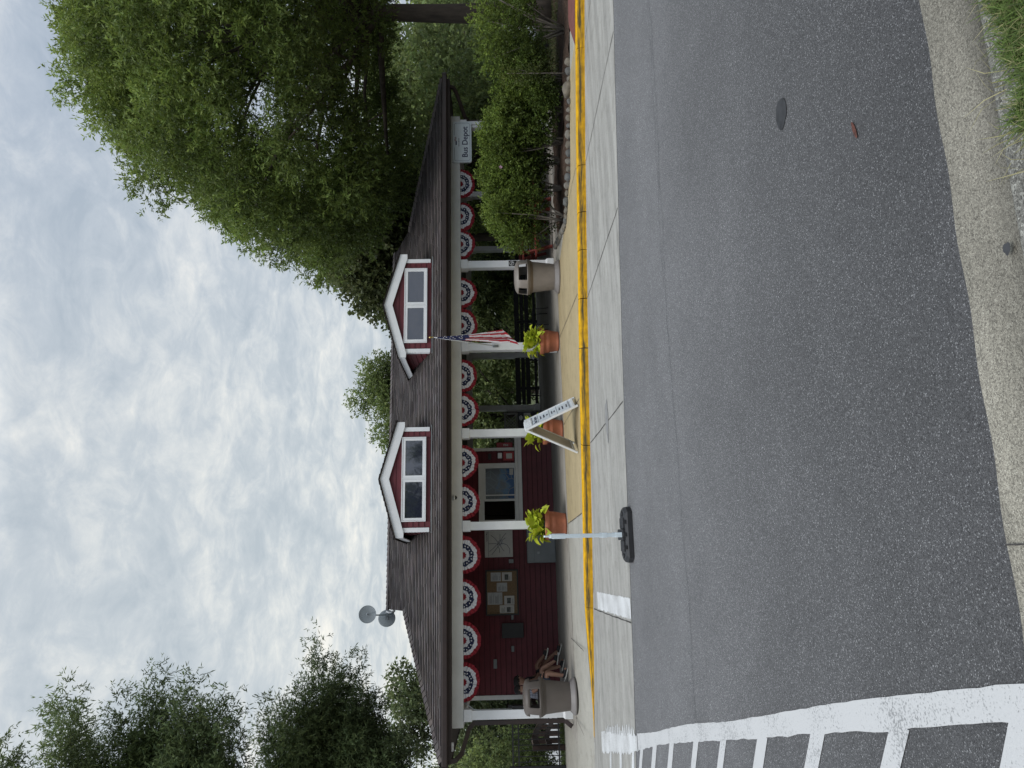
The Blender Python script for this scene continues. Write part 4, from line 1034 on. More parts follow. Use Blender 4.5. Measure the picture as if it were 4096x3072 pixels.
b = MB()
for z in (-.155, -.268, -.495, -.645, -.885, -.90): b.box(.0085, .0095, -wd/2+.05, wd/2-.05, z-.003, z+.003)
o = b.build('ruled_lines', INK); o.parent = fr
af.location = (2.68, 12.98, .142); af.rotation_euler.z = rad(-27)

# thin white panel on a black rubber base, seen edge-on
pn = empty('barricade_panel', (0, 0, 0), 'narrow white plastic panel seen edge-on in a black rubber base on the asphalt edge', 'barrier')
PW = mat('pale_plastic', (.66, .74, .78), .4, .04, 5, dirt=.1)
b = MB(); b.cbox(-.024, .024, -.15, .15, .06, .985, .008); b.cbox(-.011, .011, -.14, .14, .97, 1.05, .005); b.cbox(-.030, .030, -.152, .152, .30, .36, .006); b.cbox(-.029, .029, -.153, .153, .12, .20, .006)
b.cbox(-.031, .031, -.13, .13, .80, .95, .006)
b.build('panel', PW, pn)
b = MB()
oct_ = [(-.33, -.09), (-.27, -.20), (.27, -.20), (.33, -.09), (.33, .09), (.27, .20), (-.27, .20), (-.33, .09)]
vs = [(x, y, 0) for x, y in oct_]+[(x*1.0, y*1.0, .055) for x, y in oct_]+[(x*.9, y*.86, .085) for x, y in oct_]
b.add(vs, [(i, (i+1) % 8, 8+(i+1) % 8, 8+i) for i in range(8)]+[(8+i, 8+(i+1) % 8, 16+(i+1) % 8, 16+i) for i in range(8)]+[(16, 17, 18, 19, 20, 21, 22, 23)])
b.cbox(-.20, -.07, -.12, .12, .075, .105, .01); b.cbox(.07, .20, -.12, .12, .075, .105, .01); b.cbox(-.065, .065, -.17, .17, .07, .125, .01)
for x in (-.25, .25):
    b.tube([(x, 0, .08), (x, 0, .10)], .03, 12)
for x in (-.15, 0, .15): b.cbox(x-.022, x+.022, -.19, -.15, .07, .115, .006)
b.build('rubber_base', BLACKP, pn)
pn.location = (.465, 8.93, .004); pn.rotation_euler.z = rad(-3.2)

# office side: transit map, notice board, cabinet, alarm box, cooler ...
PAPER = mat('paper', (.50, .49, .46), .8, .05, 4); PAPER2 = mat('grey_paper', (.42, .43, .43), .8, .08, 6); CORK = mat('cork', (.20, .135, .075), .9, .12, 30, .2, 90); PHOTO = mat('photo_print', (.07, .075, .07), .5, .5, 18)
tm = empty('transit_map', (.85, 19.46, 1.62), 'pale square transit map poster with black route lines on the red wall', 'poster')
b = MB(); b.box(.51, 1.20, 19.462, 19.478, 1.25, 1.985); b.build('sheet', PAPER, tm)
b = MB(); y = 19.459; mx_, mz_ = .86, 1.58
for pl in ([(.62, 1.60), (.72, 1.60), (.78, 1.64), (.90, 1.64), (.93, 1.58), (1.02, 1.58), (1.10, 1.58)], [(.58, 1.80), (.70, 1.70), (.80, 1.62), (.86, 1.55), (.95, 1.52), (1.0, 1.44)], [(.86, 1.88), (.86, 1.70), (.84, 1.62), (.86, 1.50), (.82, 1.40), (.72, 1.33), (.60, 1.33)],
           [(1.08, 1.82), (1.0, 1.72), (.92, 1.66), (.86, 1.60), (.74, 1.54), (.66, 1.48)], [(.66, 1.86), (.74, 1.76), (.80, 1.70), (.90, 1.58), (1.04, 1.50), (1.12, 1.42)]): line2(b, pl, .010, y)
b.box(.53, 1.18, 19.458, 19.461, 1.885, 1.892); b.build('route_lines', INK, tm, fix=False)
b = MB(); blob = [(.80+.09*math.cos(a)*(1+.3*math.sin(3*a)), 1.55+.07*math.sin(a)*(1+.25*math.cos(2*a))) for a in [i*2*PI/18 for i in range(18)]]
b.add([(x+.08, 19.4605, z) for x, z in blob], [tuple(range(18))]); b.build('shaded_area', PAPER2, tm, fix=False)
text_obj('System Map', .05, INK, tm, (.19, -.004, .31), (rad(90), 0, 0), 'lettering')
nb = empty('notice_board', (-.38, 19.46, 1.55), 'black framed cork notice board pinned with papers on the red wall', 'notice board')
b = MB(); x0, x1, z0, z1 = -.95, .19, 1.13, 1.98; f = .035
b.box(x0, x0+f, 19.42, 19.48, z0, z1); b.box(x1-f, x1, 19.42, 19.48, z0, z1); b.box(x0+f, x1-f, 19.421, 19.479, z0, z0+f); b.box(x0+f, x1-f, 19.421, 19.479, z1-f, z1); b.build('frame', BLACKM, nb)
b = MB(); b.box(x0+f, x1-f, 19.455, 19.478, z0+f, z1-f); b.build('cork', CORK, nb)
for (a, c, d, e, m) in ((-.10, .12, 1.58, 1.84, PAPER2), (-.10, .12, 1.29, 1.55, PAPER), (-.36, -.14, 1.42, 1.69, PAPER2), (-.68, -.38, 1.55, 1.93, PAPER2), (-.69, -.47, 1.24, 1.50, PAPER), (-.90, -.70, 1.25, 1.62, PAPER)):
    b = MB(); b.box(a, c, 19.450, 19.4545, d, e); p = b.build('notice', m, nb)
    b = MB(); k = 0
    if m is PAPER: b.box(a+.03, c-.05, 19.4475, 19.4495, d+.09, d+.19)
    for z in [d+.03+.024*i for i in range(int((e-d-.05)/.024))]:
        if m is PAPER and d+.07 < z < d+.21: continue
        if random.random() < .75: b.box(a+.025, c-.025-random.uniform(0, .08), 19.4478, 19.4496, z, z+.007)
    b.build('print', PHOTO, p)
cb = empty('utility_cabinet', (.74, 19.3, .134), 'low grey metal utility cabinet against the red wall', 'cabinet')
b = MB(); b.cbox(.34, 1.20, 19.18, 19.47, .14, .88, .012); b.build('case', GREYM, cb)
b = MB(); b.cbox(.36, 1.18, 19.165, 19.179, .16, .70, .005); b.build('door', GREYM, cb)
b = MB(); b.cbox(.56, .62, 19.15, 19.166, .56, .62, .006); b.build('latch', GALV, cb)
fa = empty('alarm_box', (3.18, 19.46, 1.34), 'small red alarm box with white label beside the ticket window', 'alarm box')
b = MB(); b.cbox(3.06, 3.30, 19.42, 19.48, 1.16, 1.45, .01); b.build('case', mat('alarm_red', (.32, .02, .025), .4, .05, 4), fa)
b = MB(); b.box(3.11, 3.25, 19.415, 19.419, 1.21, 1.37); b.build('label', PAPER, fa)
ah = tag(MB().cbox(3.12, 3.27, 19.40, 19.48, 1.48, 1.60, .02).build('hand_sanitiser', WHITE), 'small white dispenser fixed above the red alarm box', 'dispenser')
b = MB(); b.cbox(3.10, 3.26, 19.45, 19.48, 1.78, 1.86, .006); ns = tag(b.build('name_plate', BLACKM), 'small black name plate on the red wall above the dispenser', 'plate')
fb = empty('fire_extinguisher_cabinet', (3.52, 19.7, 1.4), 'red fire extinguisher cabinet projecting from the office corner', 'fire cabinet')
b = MB(); b.cbox(3.43, 3.60, 19.66, 19.85, 1.18, 1.63, .015); b.build('case', mat('fire_red', (.30, .015, .025), .45, .06, 4), fb)
text_obj('FIRE', .075, WHITE, fb, (.0, -.045, -.03), (rad(90), rad(90), 0), 'lettering')
wm = empty('window_map', (2.5, 19.53, 1.55), 'blue and grey campground map displayed behind the ticket window glass', 'map')
def map_mat():
    m, nt, N, L, B = new_mat('blue_grey_map')
    tc = N.new('ShaderNodeTexCoord'); sp = N.new('ShaderNodeSeparateXYZ'); L.new(tc.outputs['Object'], sp.inputs[0])
    n = N.new('ShaderNodeTexNoise'); n.inputs['Scale'].default_value = 3.2; n.inputs['Detail'].default_value = 3; L.new(tc.outputs['Object'], n.inputs['Vector'])
    a = N.new('ShaderNodeMath'); a.operation = 'MULTIPLY_ADD'; L.new(n.outputs['Fac'], a.inputs[0]); a.inputs[1].default_value = .9; L.new(sp.outputs['Z'], a.inputs[2])
    r = N.new('ShaderNodeValToRGB'); e = r.color_ramp.elements; e[0].position = .28; e[0].color = (.02, .08, .22, 1); e[1].position = .48; e[1].color = (.13, .15, .17, 1)
    x = e.new(.36); x.color = (.10, .20, .33, 1)
    L.new(a.outputs[0], r.inputs['Fac'])
    v = N.new('ShaderNodeTexVoronoi'); v.feature = 'DISTANCE_TO_EDGE'; v.inputs['Scale'].default_value = 4.5; L.new(tc.outputs['Object'], v.inputs['Vector'])
    rr = N.new('ShaderNodeValToRGB'); rr.color_ramp.elements[0].position = .02; rr.color_ramp.elements[0].color = (1, 1, 1, 1); rr.color_ramp.elements[1].position = .05; rr.color_ramp.elements[1].color = (0, 0, 0, 1)
    L.new(v.outputs['Distance'], rr.inputs['Fac'])
    mx = N.new('ShaderNodeMix'); mx.data_type = 'RGBA'; L.new(rr.outputs['Color'], mx.inputs['Factor']); L.new(r.outputs['Color'], mx.inputs['A']); mx.inputs['B'].default_value = (.17, .20, .22, 1)
    L.new(mx.outputs['Result'], B.inputs['Base Color']); B.inputs['Roughness'].default_value = .15
    return m
b = MB(); b.box(2.033, 2.855, 19.532, 19.540, 1.17, 1.935); b.build('sheet', map_mat(), wm)
b = MB(); b.box(2.68, 2.85, 19.528, 19.531, 1.19, 1.29); b.build('price_card', PAPER, wm)
ck = empty('water_cooler', (4.6, 21.2, .134), 'black drinks stand with white oval badge and cold water notice behind the folding board', 'drinks stand')
b = MB(); b.cbox(4.22, 4.78, 21.0, 21.5, .14, .97, .015); b.build('case', mat('navy_black', (.007, .008, .016), .5, .1, 4), ck)
b = MB(); b.add([(4.575+.075*math.cos(a), 20.985, .885+.05*math.sin(a)) for a in [i*PI/12 for i in range(24)]], [tuple(range(24))]); bd = b.build('badge', WHITE, ck, fix=False)
text_obj('CHP', .055, BLACKM, ck, (-.025, -.22, .75), (rad(90), 0, 0), 'lettering')
b = MB(); b.box(4.42, 4.72, 20.985, 20.995, .60, .80); b.build('notice', PAPER2, ck)
text_obj('ICE COLD', .05, INK, ck, (-.03, -.22, .60), (rad(90), 0, 0), 'notice_lettering'); text_obj('WATER', .05, INK, ck, (-.03, -.22, .53), (rad(90), 0, 0), 'notice_lettering')
# sticker on the post beside the bin
st = empty('post_sticker', (7.385, 16.2, 1.12), 'black square no smoking sticker on the white post behind the beige bin', 'sign')
b = MB(); b.box(7.315, 7.455, 16.198, 16.207, 1.05, 1.24); b.build('plate', BLACKM, st)
b = MB(); b.tube([(7.385+.052*math.cos(a), 16.196, 1.165+.052*math.sin(a)) for a in [i*PI/12 for i in range(25)]], .005, 5, caps=False); b.bar((7.35, 16.196, 1.20), (7.42, 16.196, 1.13), .008, .004, up=(0, 1, 0)); b.bar((7.345, 16.196, 1.165), (7.425, 16.196, 1.165), .004, .011, up=(0, 0, 1)); b.build('emblem', WHITE, st)
# lattice screen
lt = empty('lattice_screen', (4.4, 23.75, .134), 'grey wooden lattice screen at the back of the porch beside the drinks stand', 'screen')
b = MB(); x0, x1, z0, z1 = 3.42, 5.36, .90, 1.36
b.box(x0, x1, 23.72, 23.77, z1-.06, z1); b.box(x0, x1, 23.72, 23.77, z0, z0+.06); b.box(x0, x0+.06, 23.721, 23.769, z0+.06, z1-.06); b.box(x1-.06, x1, 23.721, 23.769, z0+.06, z1-.06)
LATM = mat('weathered_lattice', (.34, .33, .32), .8, .12, 6)
b.build('frame', LATM, lt)
b = MB(); x = x0
while x < x1+.4:
    for sgn in (1, -1):
        p = Vector((x, 23.745+.004*sgn, z0+.03)); q = Vector((x-.40*sgn+(0 if sgn > 0 else -.4), 23.745+.004*sgn, z1-.03))
        if sgn < 0: p, q = Vector((x-.4, 23.737, z0+.03)), Vector((x, 23.737, z1-.03))
        else: q = Vector((x-.4, 23.753, z1-.03))
        if min(p.x, q.x) > x0-.02 and max(p.x, q.x) < x1+.02: b.bar(p, q, .008, .034, up=(0, 0, 1))
    x += .105
b.build('slats', LATM, lt)
b = MB(); b.box(3.42, 5.36, 23.73, 23.76, .14, .89); b.build('lower_board', mat('dark_board', (.05, .045, .042), .8, .2, 5), lt)

# dark horizontal-board bench rail along the back of the open porch
BB = mat('black_stained_board', (.010, .009, .010), .6, .2, 5)
rl = empty('board_rail', (8.4, 23.62, .134), 'long black horizontal board rail along the back of the open porch', 'railing')
for (z0, z1, y0) in ((.765, .935, 23.66), (.61, .735, 23.64), (.435, .575, 23.62), (.19, .285, 23.66)):
    b = MB(); b.cbox(5.62, 11.22, y0, y0+.035, z0, z1, .005); b.build('board', BB, rl)
for x in rng(6.2, 11.0, 1.2):
    b = MB(); b.box(x-.045, x+.045, 23.70, 23.78, .136, .93); b.build('upright', BB, rl)
for x in rng(5.9, 10.9, 1.25):
    b = MB(); b.bar((x, 23.60, .15), (x+.02, 23.62, .43), .05, .05); b.build('brace', BB, rl)
# side rails under the beam at the far end
rl2 = empty('board_rail', (11.35, 21.8, .134), 'black board rail along the end of the porch behind the bushes', 'railing')
for z0, z1 in ((.77, .93), (.61, .74), (.19, .3)):
    b = MB(); b.cbox(11.33, 11.365, 20.0, 23.55, z0, z1, .005); b.build('board', BB, rl2)
# small wire chair
ch = empty('wire_chair', (6.9, 18.6, .134), 'black tubular wire chair half hidden behind the beige litter bin', 'chair')
def T(pts, r=.011): b = MB(); b.tube(pts, r, 6); return b
cx, cy = 6.85, 18.7
for i, (sx, sy) in enumerate(((-1, -1), (1, -1), (1, 1), (-1, 1))):
    T([(cx+sx*.24, cy+sy*.22, .135), (cx+sx*.22, cy+sy*.21, .57)]).build('leg', BLACKM, ch)
b = MB(); b.tube([(cx-.23, cy-.22, .57), (cx+.23, cy-.22, .57), (cx+.23, cy+.22, .57), (cx-.23, cy+.22, .57), (cx-.23, cy-.22, .57)], .012, 6)
for i in range(7): b.tube([(cx-.2+.067*i, cy-.22, .572), (cx-.2+.067*i, cy+.22, .572)], .005, 5)
b.build('seat', BLACKM, ch)
b = MB(); b.tube([(cx-.23, cy+.22, .57), (cx-.24, cy+.30, .95), (cx-.15, cy+.32, 1.0), (cx+.15, cy+.32, 1.0), (cx+.24, cy+.30, .95), (cx+.23, cy+.22, .57)], .012, 6)
for i in range(5): b.tube([(cx-.14+.07*i, cy+.22, .58), (cx-.14+.07*i, cy+.31, .98)], .006, 5)
b.build('backrest', BLACKM, ch)

# red picnic tables behind the bushes
def picnic(x, y, rot, lab):
    t = empty('picnic_table', (0, 0, 0), lab, 'picnic table', 'red picnic tables on the open porch')
    b = MB()
    for k in range(5): b.cbox(-.92, .92, -.37+k*.15, -.235+k*.15, .71, .75, .006)
    b.build('tabletop', WOODR, t)
    for s_ in (-1, 1):
        b = MB()
        for k in range(2): b.cbox(-.92, .92, s_*.72-.13+k*.14, s_*.72-.005+k*.14, .41, .45, .006)
        b.build('seat', WOODR, t)
    for x_ in (-.65, .65):
        b = MB(); b.bar((x_, -.62, .0), (x_, -.22, .70), .045, .10, up=(0, 1, 0)); b.build('leg', WOODR, t)
        b = MB(); b.bar((x_, .62, .0), (x_, .22, .70), .045, .10, up=(0, 1, 0)); b.build('leg', WOODR, t)
        b = MB(); b.box(x_+.025, x_+.065, -.85, .85, .36, .41); b.build('crossbeam', WOODR, t)
    t.location = (x, y, .135); t.rotation_euler.z = rot
picnic(9.7, 17.3, rad(4), 'red picnic table behind the bushes nearest the end of the porch')
picnic(9.3, 18.9, rad(-2), 'red picnic table behind the bushes deeper inside the porch')
picnic(8.5, 16.85, rad(0), 'red picnic table between the bushes and the beige litter bin')

# dishes on the ridge end
dd = empty('dish_mast', (-.80, 20, 4.4), 'bent steel mast with two round grey antenna dishes on the roof ridge end', 'antenna')
b = MB(); b.tube([(-.72, 19.98, 4.38), (-.80, 19.96, 4.40), (-.87, 19.95, 4.46), (-.885, 19.95, 4.58), (-.885, 19.95, 5.2)], .017, 10); b.build('mast', mat('dark_steel', (.08, .10, .10), .5, .1, 5), dd)
DISH = mat('dish_grey', (.42, .46, .48), .5, .05, 2)
def dish(c, n_, r, lab, front=True):
    q = Vector(n_).normalized().to_track_quat('Z', 'Y')
    b = MB(); rows = [(0, 0), (.3, .012), (.55, .035), (.8, .075), (1, .118), (1.02, .125), (1.0, .132)]
    b.lathe([(r*a, r*z*1.3) for a, z in rows], n=40); b.v = [tuple(Vector(c)+q@Vector(v)) for v in b.v]
    d_ = b.build('dish', DISH, dd)
    b = MB()
    if front: b.lathe([(.0, 0), (.018, 0), (.016, .10), (.026, .105), (.026, .125), (0, .128)], n=16)
    else: b.lathe([(.0, 0), (.03, .0), (.03, -.05), (0, -.05)], n=12); b.box(-.05, .05, -.035, .035, -.09, -.04)
    b.v = [tuple(Vector(c)+q@Vector(v)) for v in b.v]; b.build('feed' if front else 'bracket', GALV if not front else DISH, d_)
dish((-.86, 19.90, 5.10), (.12, -1, -.12), .222, '', True)
dish((-.97, 20.10, 4.62), (-.35, 1, .15), .222, '', False)
b = MB(); b.tube([(-.80, 19.93, 4.62), (-.83, 19.93, 4.52), (-.80, 19.93, 4.44), (-.76, 19.95, 4.42), (-.74, 19.95, 4.5)], .022, 8); b.build('cable_loop', WHITE, dd)

# ------------------------------------------------------------------ stones along the bed
line = [(9.25, 11.27), (8.9, 11.40), (8.5, 11.46), (8.2, 11.70), (7.9, 11.9), (7.59, 12.12), (7.3, 12.38), (7.09, 12.62), (6.9, 12.85), (6.83, 13.2), (6.93, 13.6), (7.05, 13.95), (7.15, 14.4), (7.3, 14.9), (7.43, 15.4)]
def along(pl, d):
    for (a, b_), (c, e) in zip(pl, pl[1:]):
        L = math.hypot(c-a, e-b_)
        if d <= L: return a+(c-a)*d/L, b_+(e-b_)*d/L
        d -= L
    return None
d = 0; k = 0
big = {3: 1.5, 8: 1.3, 17: 1.4}
while True:
    r = random.uniform(.055, .095)*big.get(k, 1)
    p = along(line, d+r)
    if not p: break
    b = bmesh.new(); bmesh.ops.create_icosphere(b, subdivisions=2, radius=1)
    sx, sy, sz = r*random.uniform(.95, 1.15), r*random.uniform(.7, 1.), r*random.uniform(.55, .8)
    o1 = Vector((random.random()*9, k, 0))
    from mathutils import noise as mn
    for v in b.verts:
        n_ = 1+.28*mn.noise(v.co*1.3+o1); v.co = Vector((v.co.x*sx*n_, v.co.y*sy*n_, v.co.z*sz*n_))
    me = bpy.data.meshes.new('edging_stone'); b.to_mesh(me); b.free(); me.polygons.foreach_set('use_smooth', [True]*len(me.polygons))
    me.materials.append(mat('river_stone_%d' % (k % 3), ((.18, .155, .12), (.13, .128, .12), (.20, .18, .15))[k % 3], .85, .2, 9, .2, 60, dirt=.25))
    o = bpy.data.objects.new('edging_stone', me); COL.objects.link(o); o.location = (p[0], p[1], .135+sz*.35); o.rotation_euler.z = random.uniform(0, 3)
    near = 'the sapling' if d < 1.4 else 'the middle bushes' if d < 3.4 else 'the bush closest to the beige bin'
    shade = ('tan', 'grey', 'cream')[k % 3]; size = 'large' if r > .09 else 'medium' if r > .072 else 'small'
    tag(o, f'{size} {shade} edging stone by the mulch bed near {near}', 'stone', f'{size} {shade} edging stones near {near}')
    d += 2*r*random.uniform(.92, 1.05); k += 1

# ------------------------------------------------------------------ vegetation
def foliage_arrays(blobs, dens, leaf, width, twig, per, col, seed, droop=.25, up=.15, jit=.35):
    """leaves on short twigs spread through the shells of many blobs; returns verts, faces count and tones"""
    g = np.random.default_rng(seed); V = []; T = []
    ctr = np.mean([b[0] for b in blobs], axis=0); zmin = min(b[0][2] for b in blobs); zmax = max(b[0][2]+b[1][2] for b in blobs)
    for c, r in blobs:
        c = np.array(c); r = np.array(r); n = max(8, int(dens*(r[0]*r[1]+r[0]*r[2]+r[1]*r[2])/3*4*math.pi/3))
        d = g.normal(size=(n, 3)); d /= np.linalg.norm(d, axis=1)[:, None]
        k = g.random(n)**.45
        base = c+d*r*k[:, None]
        td = d+g.normal(size=(n, 3))*.55; td[:, 2] += up-droop*g.random(n); td /= np.linalg.norm(td, axis=1)[:, None]
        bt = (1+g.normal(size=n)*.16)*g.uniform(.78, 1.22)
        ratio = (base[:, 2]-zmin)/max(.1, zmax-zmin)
        rep = np.repeat
        s = g.random(n*per); lb = rep(base, per, 0)+rep(td, per, 0)*(s*twig)[:, None]
        ld = rep(td, per, 0)*.7+g.normal(size=(n*per, 3))*.75; ld[:, 2] -= .12; ld /= np.linalg.norm(ld, axis=1)[:, None]
        rn = g.normal(size=(n*per, 3)); sd = np.cross(ld, rn); sd /= np.linalg.norm(sd, axis=1)[:, None]+1e-6
        L = leaf*(.6+.7*g.random(n*per)); W = width*(.7+.6*g.random(n*per))
        tip = lb+ld*L[:, None]; mid = lb+ld*(L*.45)[:, None]
        V.append(np.stack([lb, mid+sd*W[:, None]/2, tip, mid-sd*W[:, None]/2], 1).reshape(-1, 3))
        br = rep(bt*(.72+.42*rep(k, 1))*(.70+.42*ratio)*(1+.28*d[:, 2]), per)*(1+g.normal(size=n*per)*.14)*(1+jit*(s-.5))  # top light painted into the leaf tone: clump tops paler, undersides darker
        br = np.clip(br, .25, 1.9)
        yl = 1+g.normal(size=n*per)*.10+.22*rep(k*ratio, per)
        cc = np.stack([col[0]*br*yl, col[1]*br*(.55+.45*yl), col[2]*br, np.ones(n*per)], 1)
        T.append(np.repeat(cc, 4, 0))
    return np.concatenate(V), np.concatenate(T)
def leaves(name, V, T, m, parent=None, loc=Vector((0, 0, 0))):
    n = len(V)//4; me = bpy.data.meshes.new(name)
    V = V-np.array(loc)
    me.vertices.add(len(V)); me.vertices.foreach_set('co', V.astype(np.float32).ravel())
    me.loops.add(n*4); me.loops.foreach_set('vertex_index', np.arange(n*4, dtype=np.int32))
    me.polygons.add(n); me.polygons.foreach_set('loop_start', np.arange(0, n*4, 4, dtype=np.int32))
    me.update(calc_edges=True)
    at = me.color_attributes.new('tone', 'FLOAT_COLOR', 'POINT'); at.data.foreach_set('color', T.astype(np.float32).ravel())
    me.materials.append(m); o = bpy.data.objects.new(name, me); COL.objects.link(o)
    if parent: o.parent = parent
    return o
LEAF = attr_mat('tree_leaf', .55, .40, .3)
def limbs(b, root, fork, targets, r0_, r1=.025, bend=.25):
    root, fork = Vector(root), Vector(fork)
    for t in targets:
        t = Vector(t); d = (t-fork).length; mid = fork.lerp(t, .5)+Vector((random.uniform(-1, 1), random.uniform(-1, 1), random.uniform(-.2, 1)))*bend*d*.35
        rr = max(r1*1.5, r0_*random.uniform(.35, .6))
        pts = []; rs = []
        for i in range(7):
            u = i/6; p = fork*(1-u)**2+mid*2*u*(1-u)+t*u*u; p += Vector((random.uniform(-.03, .03),)*3)*d*.2; pts.append(p); rs.append(rr*(1-u)+r1*u)
        b.tube(pts, rs, 7)
        for q in range(3):
            u = random.uniform(.4, .95); i = int(u*6); s_ = pts[i]; e = s_+Vector((random.uniform(-1, 1), random.uniform(-1, 1), random.uniform(-.2, .9)))*d*.28
            b.tube([s_, s_.lerp(e, .5)+Vector((0, 0, .05*d)), e], [rs[i]*.5, rs[i]*.3, .01], 5)
def tree(name, base, blobs, dens, leaf, width, col, seed, lab, group=None, trunk=.25, forkz=.35, twig=.35, per=12, nl=14, cat='tree', lean=(0, 0), bark=None, droop=.25, up=.15, bend=.25, flare=True):
    base = Vector(base); t = empty(name, base, lab, cat, group)
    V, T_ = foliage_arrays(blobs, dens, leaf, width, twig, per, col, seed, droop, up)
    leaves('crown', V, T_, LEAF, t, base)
    cs = [Vector(b[0]) for b in blobs if b[1][0] > .42]; ctr = sum(cs, Vector())/len(cs); ztop = max(c.z for c in cs)
    fork = Vector((base.x+lean[0], base.y+lean[1], base.z+(ztop-base.z)*forkz))
    b = MB(); n = 9; pts = []; rs = []
    for i in range(n+1):
        u = i/n; p = base.lerp(fork, u)+Vector((math.sin(u*5+seed)*.03, math.cos(u*4+seed)*.03, 0)); pts.append(p); rs.append(trunk*(1-.22*u)*(1+(.55*math.exp(-u*9) if flare else 0)))
    top = Vector((ctr.x, ctr.y, ztop))
    for i in range(1, 6):
        u = i/5; pts.append(fork.lerp(top, u)+Vector((math.sin(u*3+seed)*.1*u*trunk*4, 0, 0))); rs.append(trunk*.78*(1-u)+.02)
    b.tube(pts, rs, 16)
    rs_ = random.Random(seed); sel = rs_.sample(cs, min(nl, len(cs)))
    for s_ in sel:
        zf = fork.z+max(0, (s_.z-fork.z))*rs_.uniform(.1, .45); f = fork.lerp(top, min(1, (zf-fork.z)/max(.1, top.z-fork.z)))
        limbs(b, base, f, [s_], trunk*.7*(1-.6*(zf-fork.z)/max(.1, top.z-fork.z)), bend=bend)
    b.build('trunk', bark or BARK, t, fix=False)
    return t
def cone_blobs(axis, layers, seed, br=(.8, 1.2), cnt=1.):
    """layers: (z, radius); blobs fill the volume of revolution around axis"""
    g = random.Random(seed); out = []
    for i, (z, R) in enumerate(layers):
        n = max(1, int(cnt*(2+R*R*1.15)))
        for k in range(n):
            a = g.uniform(0, 2*PI); rr = R*math.sqrt(g.uniform(.1, 1)); r = g.uniform(*br)*(1 if R > 1 else .8)
            out.append(((axis[0]+rr*math.cos(a), axis[1]+rr*math.sin(a), z+g.uniform(-.6, .6)), (r, r, r*g.uniform(.6, .85))))
    return out
def shell_blobs(axis, layers, seed):
    """many smaller leaf clumps, most of them out on the surface of the crown"""
    g = random.Random(seed); out = []
    for z, R in layers:
        n = int(5+R*4.6); a0 = g.uniform(0, 6.28)
        for k in range(n):
            a = a0+2*PI*(k+g.uniform(-.3, .3))/n; rr = R*g.uniform(.84, 1.04) if g.random() < .72 else R*g.uniform(.2, .75); r = g.uniform(.55, 1.05)
            out.append(((axis[0]+rr*math.cos(a), axis[1]+rr*math.sin(a), z+g.uniform(-.35, .35)), (r, r, r*g.uniform(.55, .75))))
    return out
# big willow oak beside the porch end
B1 = shell_blobs((14.2, 16.6), [(4.9, 4.3), (5.6, 5.0), (6.4, 5.6), (7.2, 5.6), (8.0, 5.3), (8.8, 4.9), (9.6, 4.3), (10.3, 3.7), (11.0, 3.0), (11.6, 2.1), (12.0, 1.0)], 5)
tree('willow_oak', (13.2, 14.55, .05), B1, 84, .115, .034, (.150, .208, .048), 21, 'huge fresh green willow oak with thick grey trunk beyond the end of the depot', trunk=.25, forkz=.32, lean=(.25, .2), nl=34, twig=.30, per=13)
# darker broad-leaved tree behind the roof
B2 = cone_blobs((12.6, 25.5), [(4.2, 3.0), (5.2, 3.4), (6.2, 3.0), (7.3, 2.2), (8.3, 1.2)], 9, (.8, 1.2))
tree('maple_tree', (12.8, 25.6, -.4), B2, 40, .17, .12, (.085, .105, .040), 31, 'dark broad-leaved tree rising behind the roof next to the willow oak', trunk=.2, nl=16, twig=.5, per=9)
# trees beyond the ridge
B3 = cone_blobs((8.5, 33), [(3.6, 2.1), (4.8, 2.3), (5.8, 2.2), (6.7, 1.7), (7.4, 1.0)], 12, (.6, .9))
tree('young_tree', (8.5, 33, -.8), B3, 95, .15, .06, (.13, .175, .06), 41, 'airy light green tree top showing between the two dormers', trunk=.14, nl=14, twig=.5, per=9)
# left willow oaks
def boughs(tips, roots, Y, seed, r0=.62, r1=.17, nb=8):
    """each bough is a chain of shrinking leaf clumps from the crown out to its tip"""
    g = random.Random(seed); out = []
    for (tx, tz) in tips:
        rx, rz = min(roots, key=lambda q: math.hypot(q[0]-tx, q[1]-tz)); y0 = Y+g.uniform(-.8, .8)
        for k in range(nb):
            u = k/(nb-1); r = r0*(1-u)**.8+r1
            out.append(((rx+(tx-rx)*u+g.uniform(-.15, .15)*(1-u), y0+g.uniform(-.3, .3)*(1-u), rz+(tz-rz)*u**1.25+g.uniform(-.12, .12)*(1-u)), (r, r, r*.68)))
    return out
T4 = [(-3.48, 12.1), (-3.03, 11.85), (-2.40, 11.45), (-2.02, 10.65), (-2.40, 10.05), (-1.92, 9.30), (-2.35, 8.93), (-2.02, 8.27), (-2.62, 8.05), (-2.23, 7.45), (-2.75, 7.15)]
R4 = [(-5.4, 11.2), (-5.0, 10.2), (-4.8, 9.2), (-4.8, 8.3), (-5.0, 7.4)]
B4 = boughs(T4, R4, 17, 3)+[((x+random.uniform(-.6, .4), 17+random.uniform(-.7, .7), z+random.uniform(-.4, .4)), (.95, .95, .7)) for x, z in R4*2]+[((-6.6, 17.4, z), (1.5, 1.4, 1.1)) for z in (6.5, 8, 9.6, 11)]
tree('willow_oak', (-7.6, 17.4, .05), B4, 150, .115, .025, (.125, .170, .070), 51, 'tall dark willow oak whose upper boughs reach in beside the road sky', 'willow oaks beyond the downspout end of the depot', trunk=.28, forkz=.45, lean=(.5, 0), nl=22, twig=.36, per=11, up=.35)
T5 = [(-3.2, 7.4), (-2.6, 6.9), (-2.38, 6.45), (-1.27, 5.95), (-1.98, 5.67), (-1.77, 5.16), (-2.39, 4.86), (-2.75, 4.6), (-3.42, 4.27), (-3.6, 3.8)]
R5 = [(-4.3, 6.4), (-3.9, 5.7), (-4.0, 5.0), (-4.5, 4.3)]
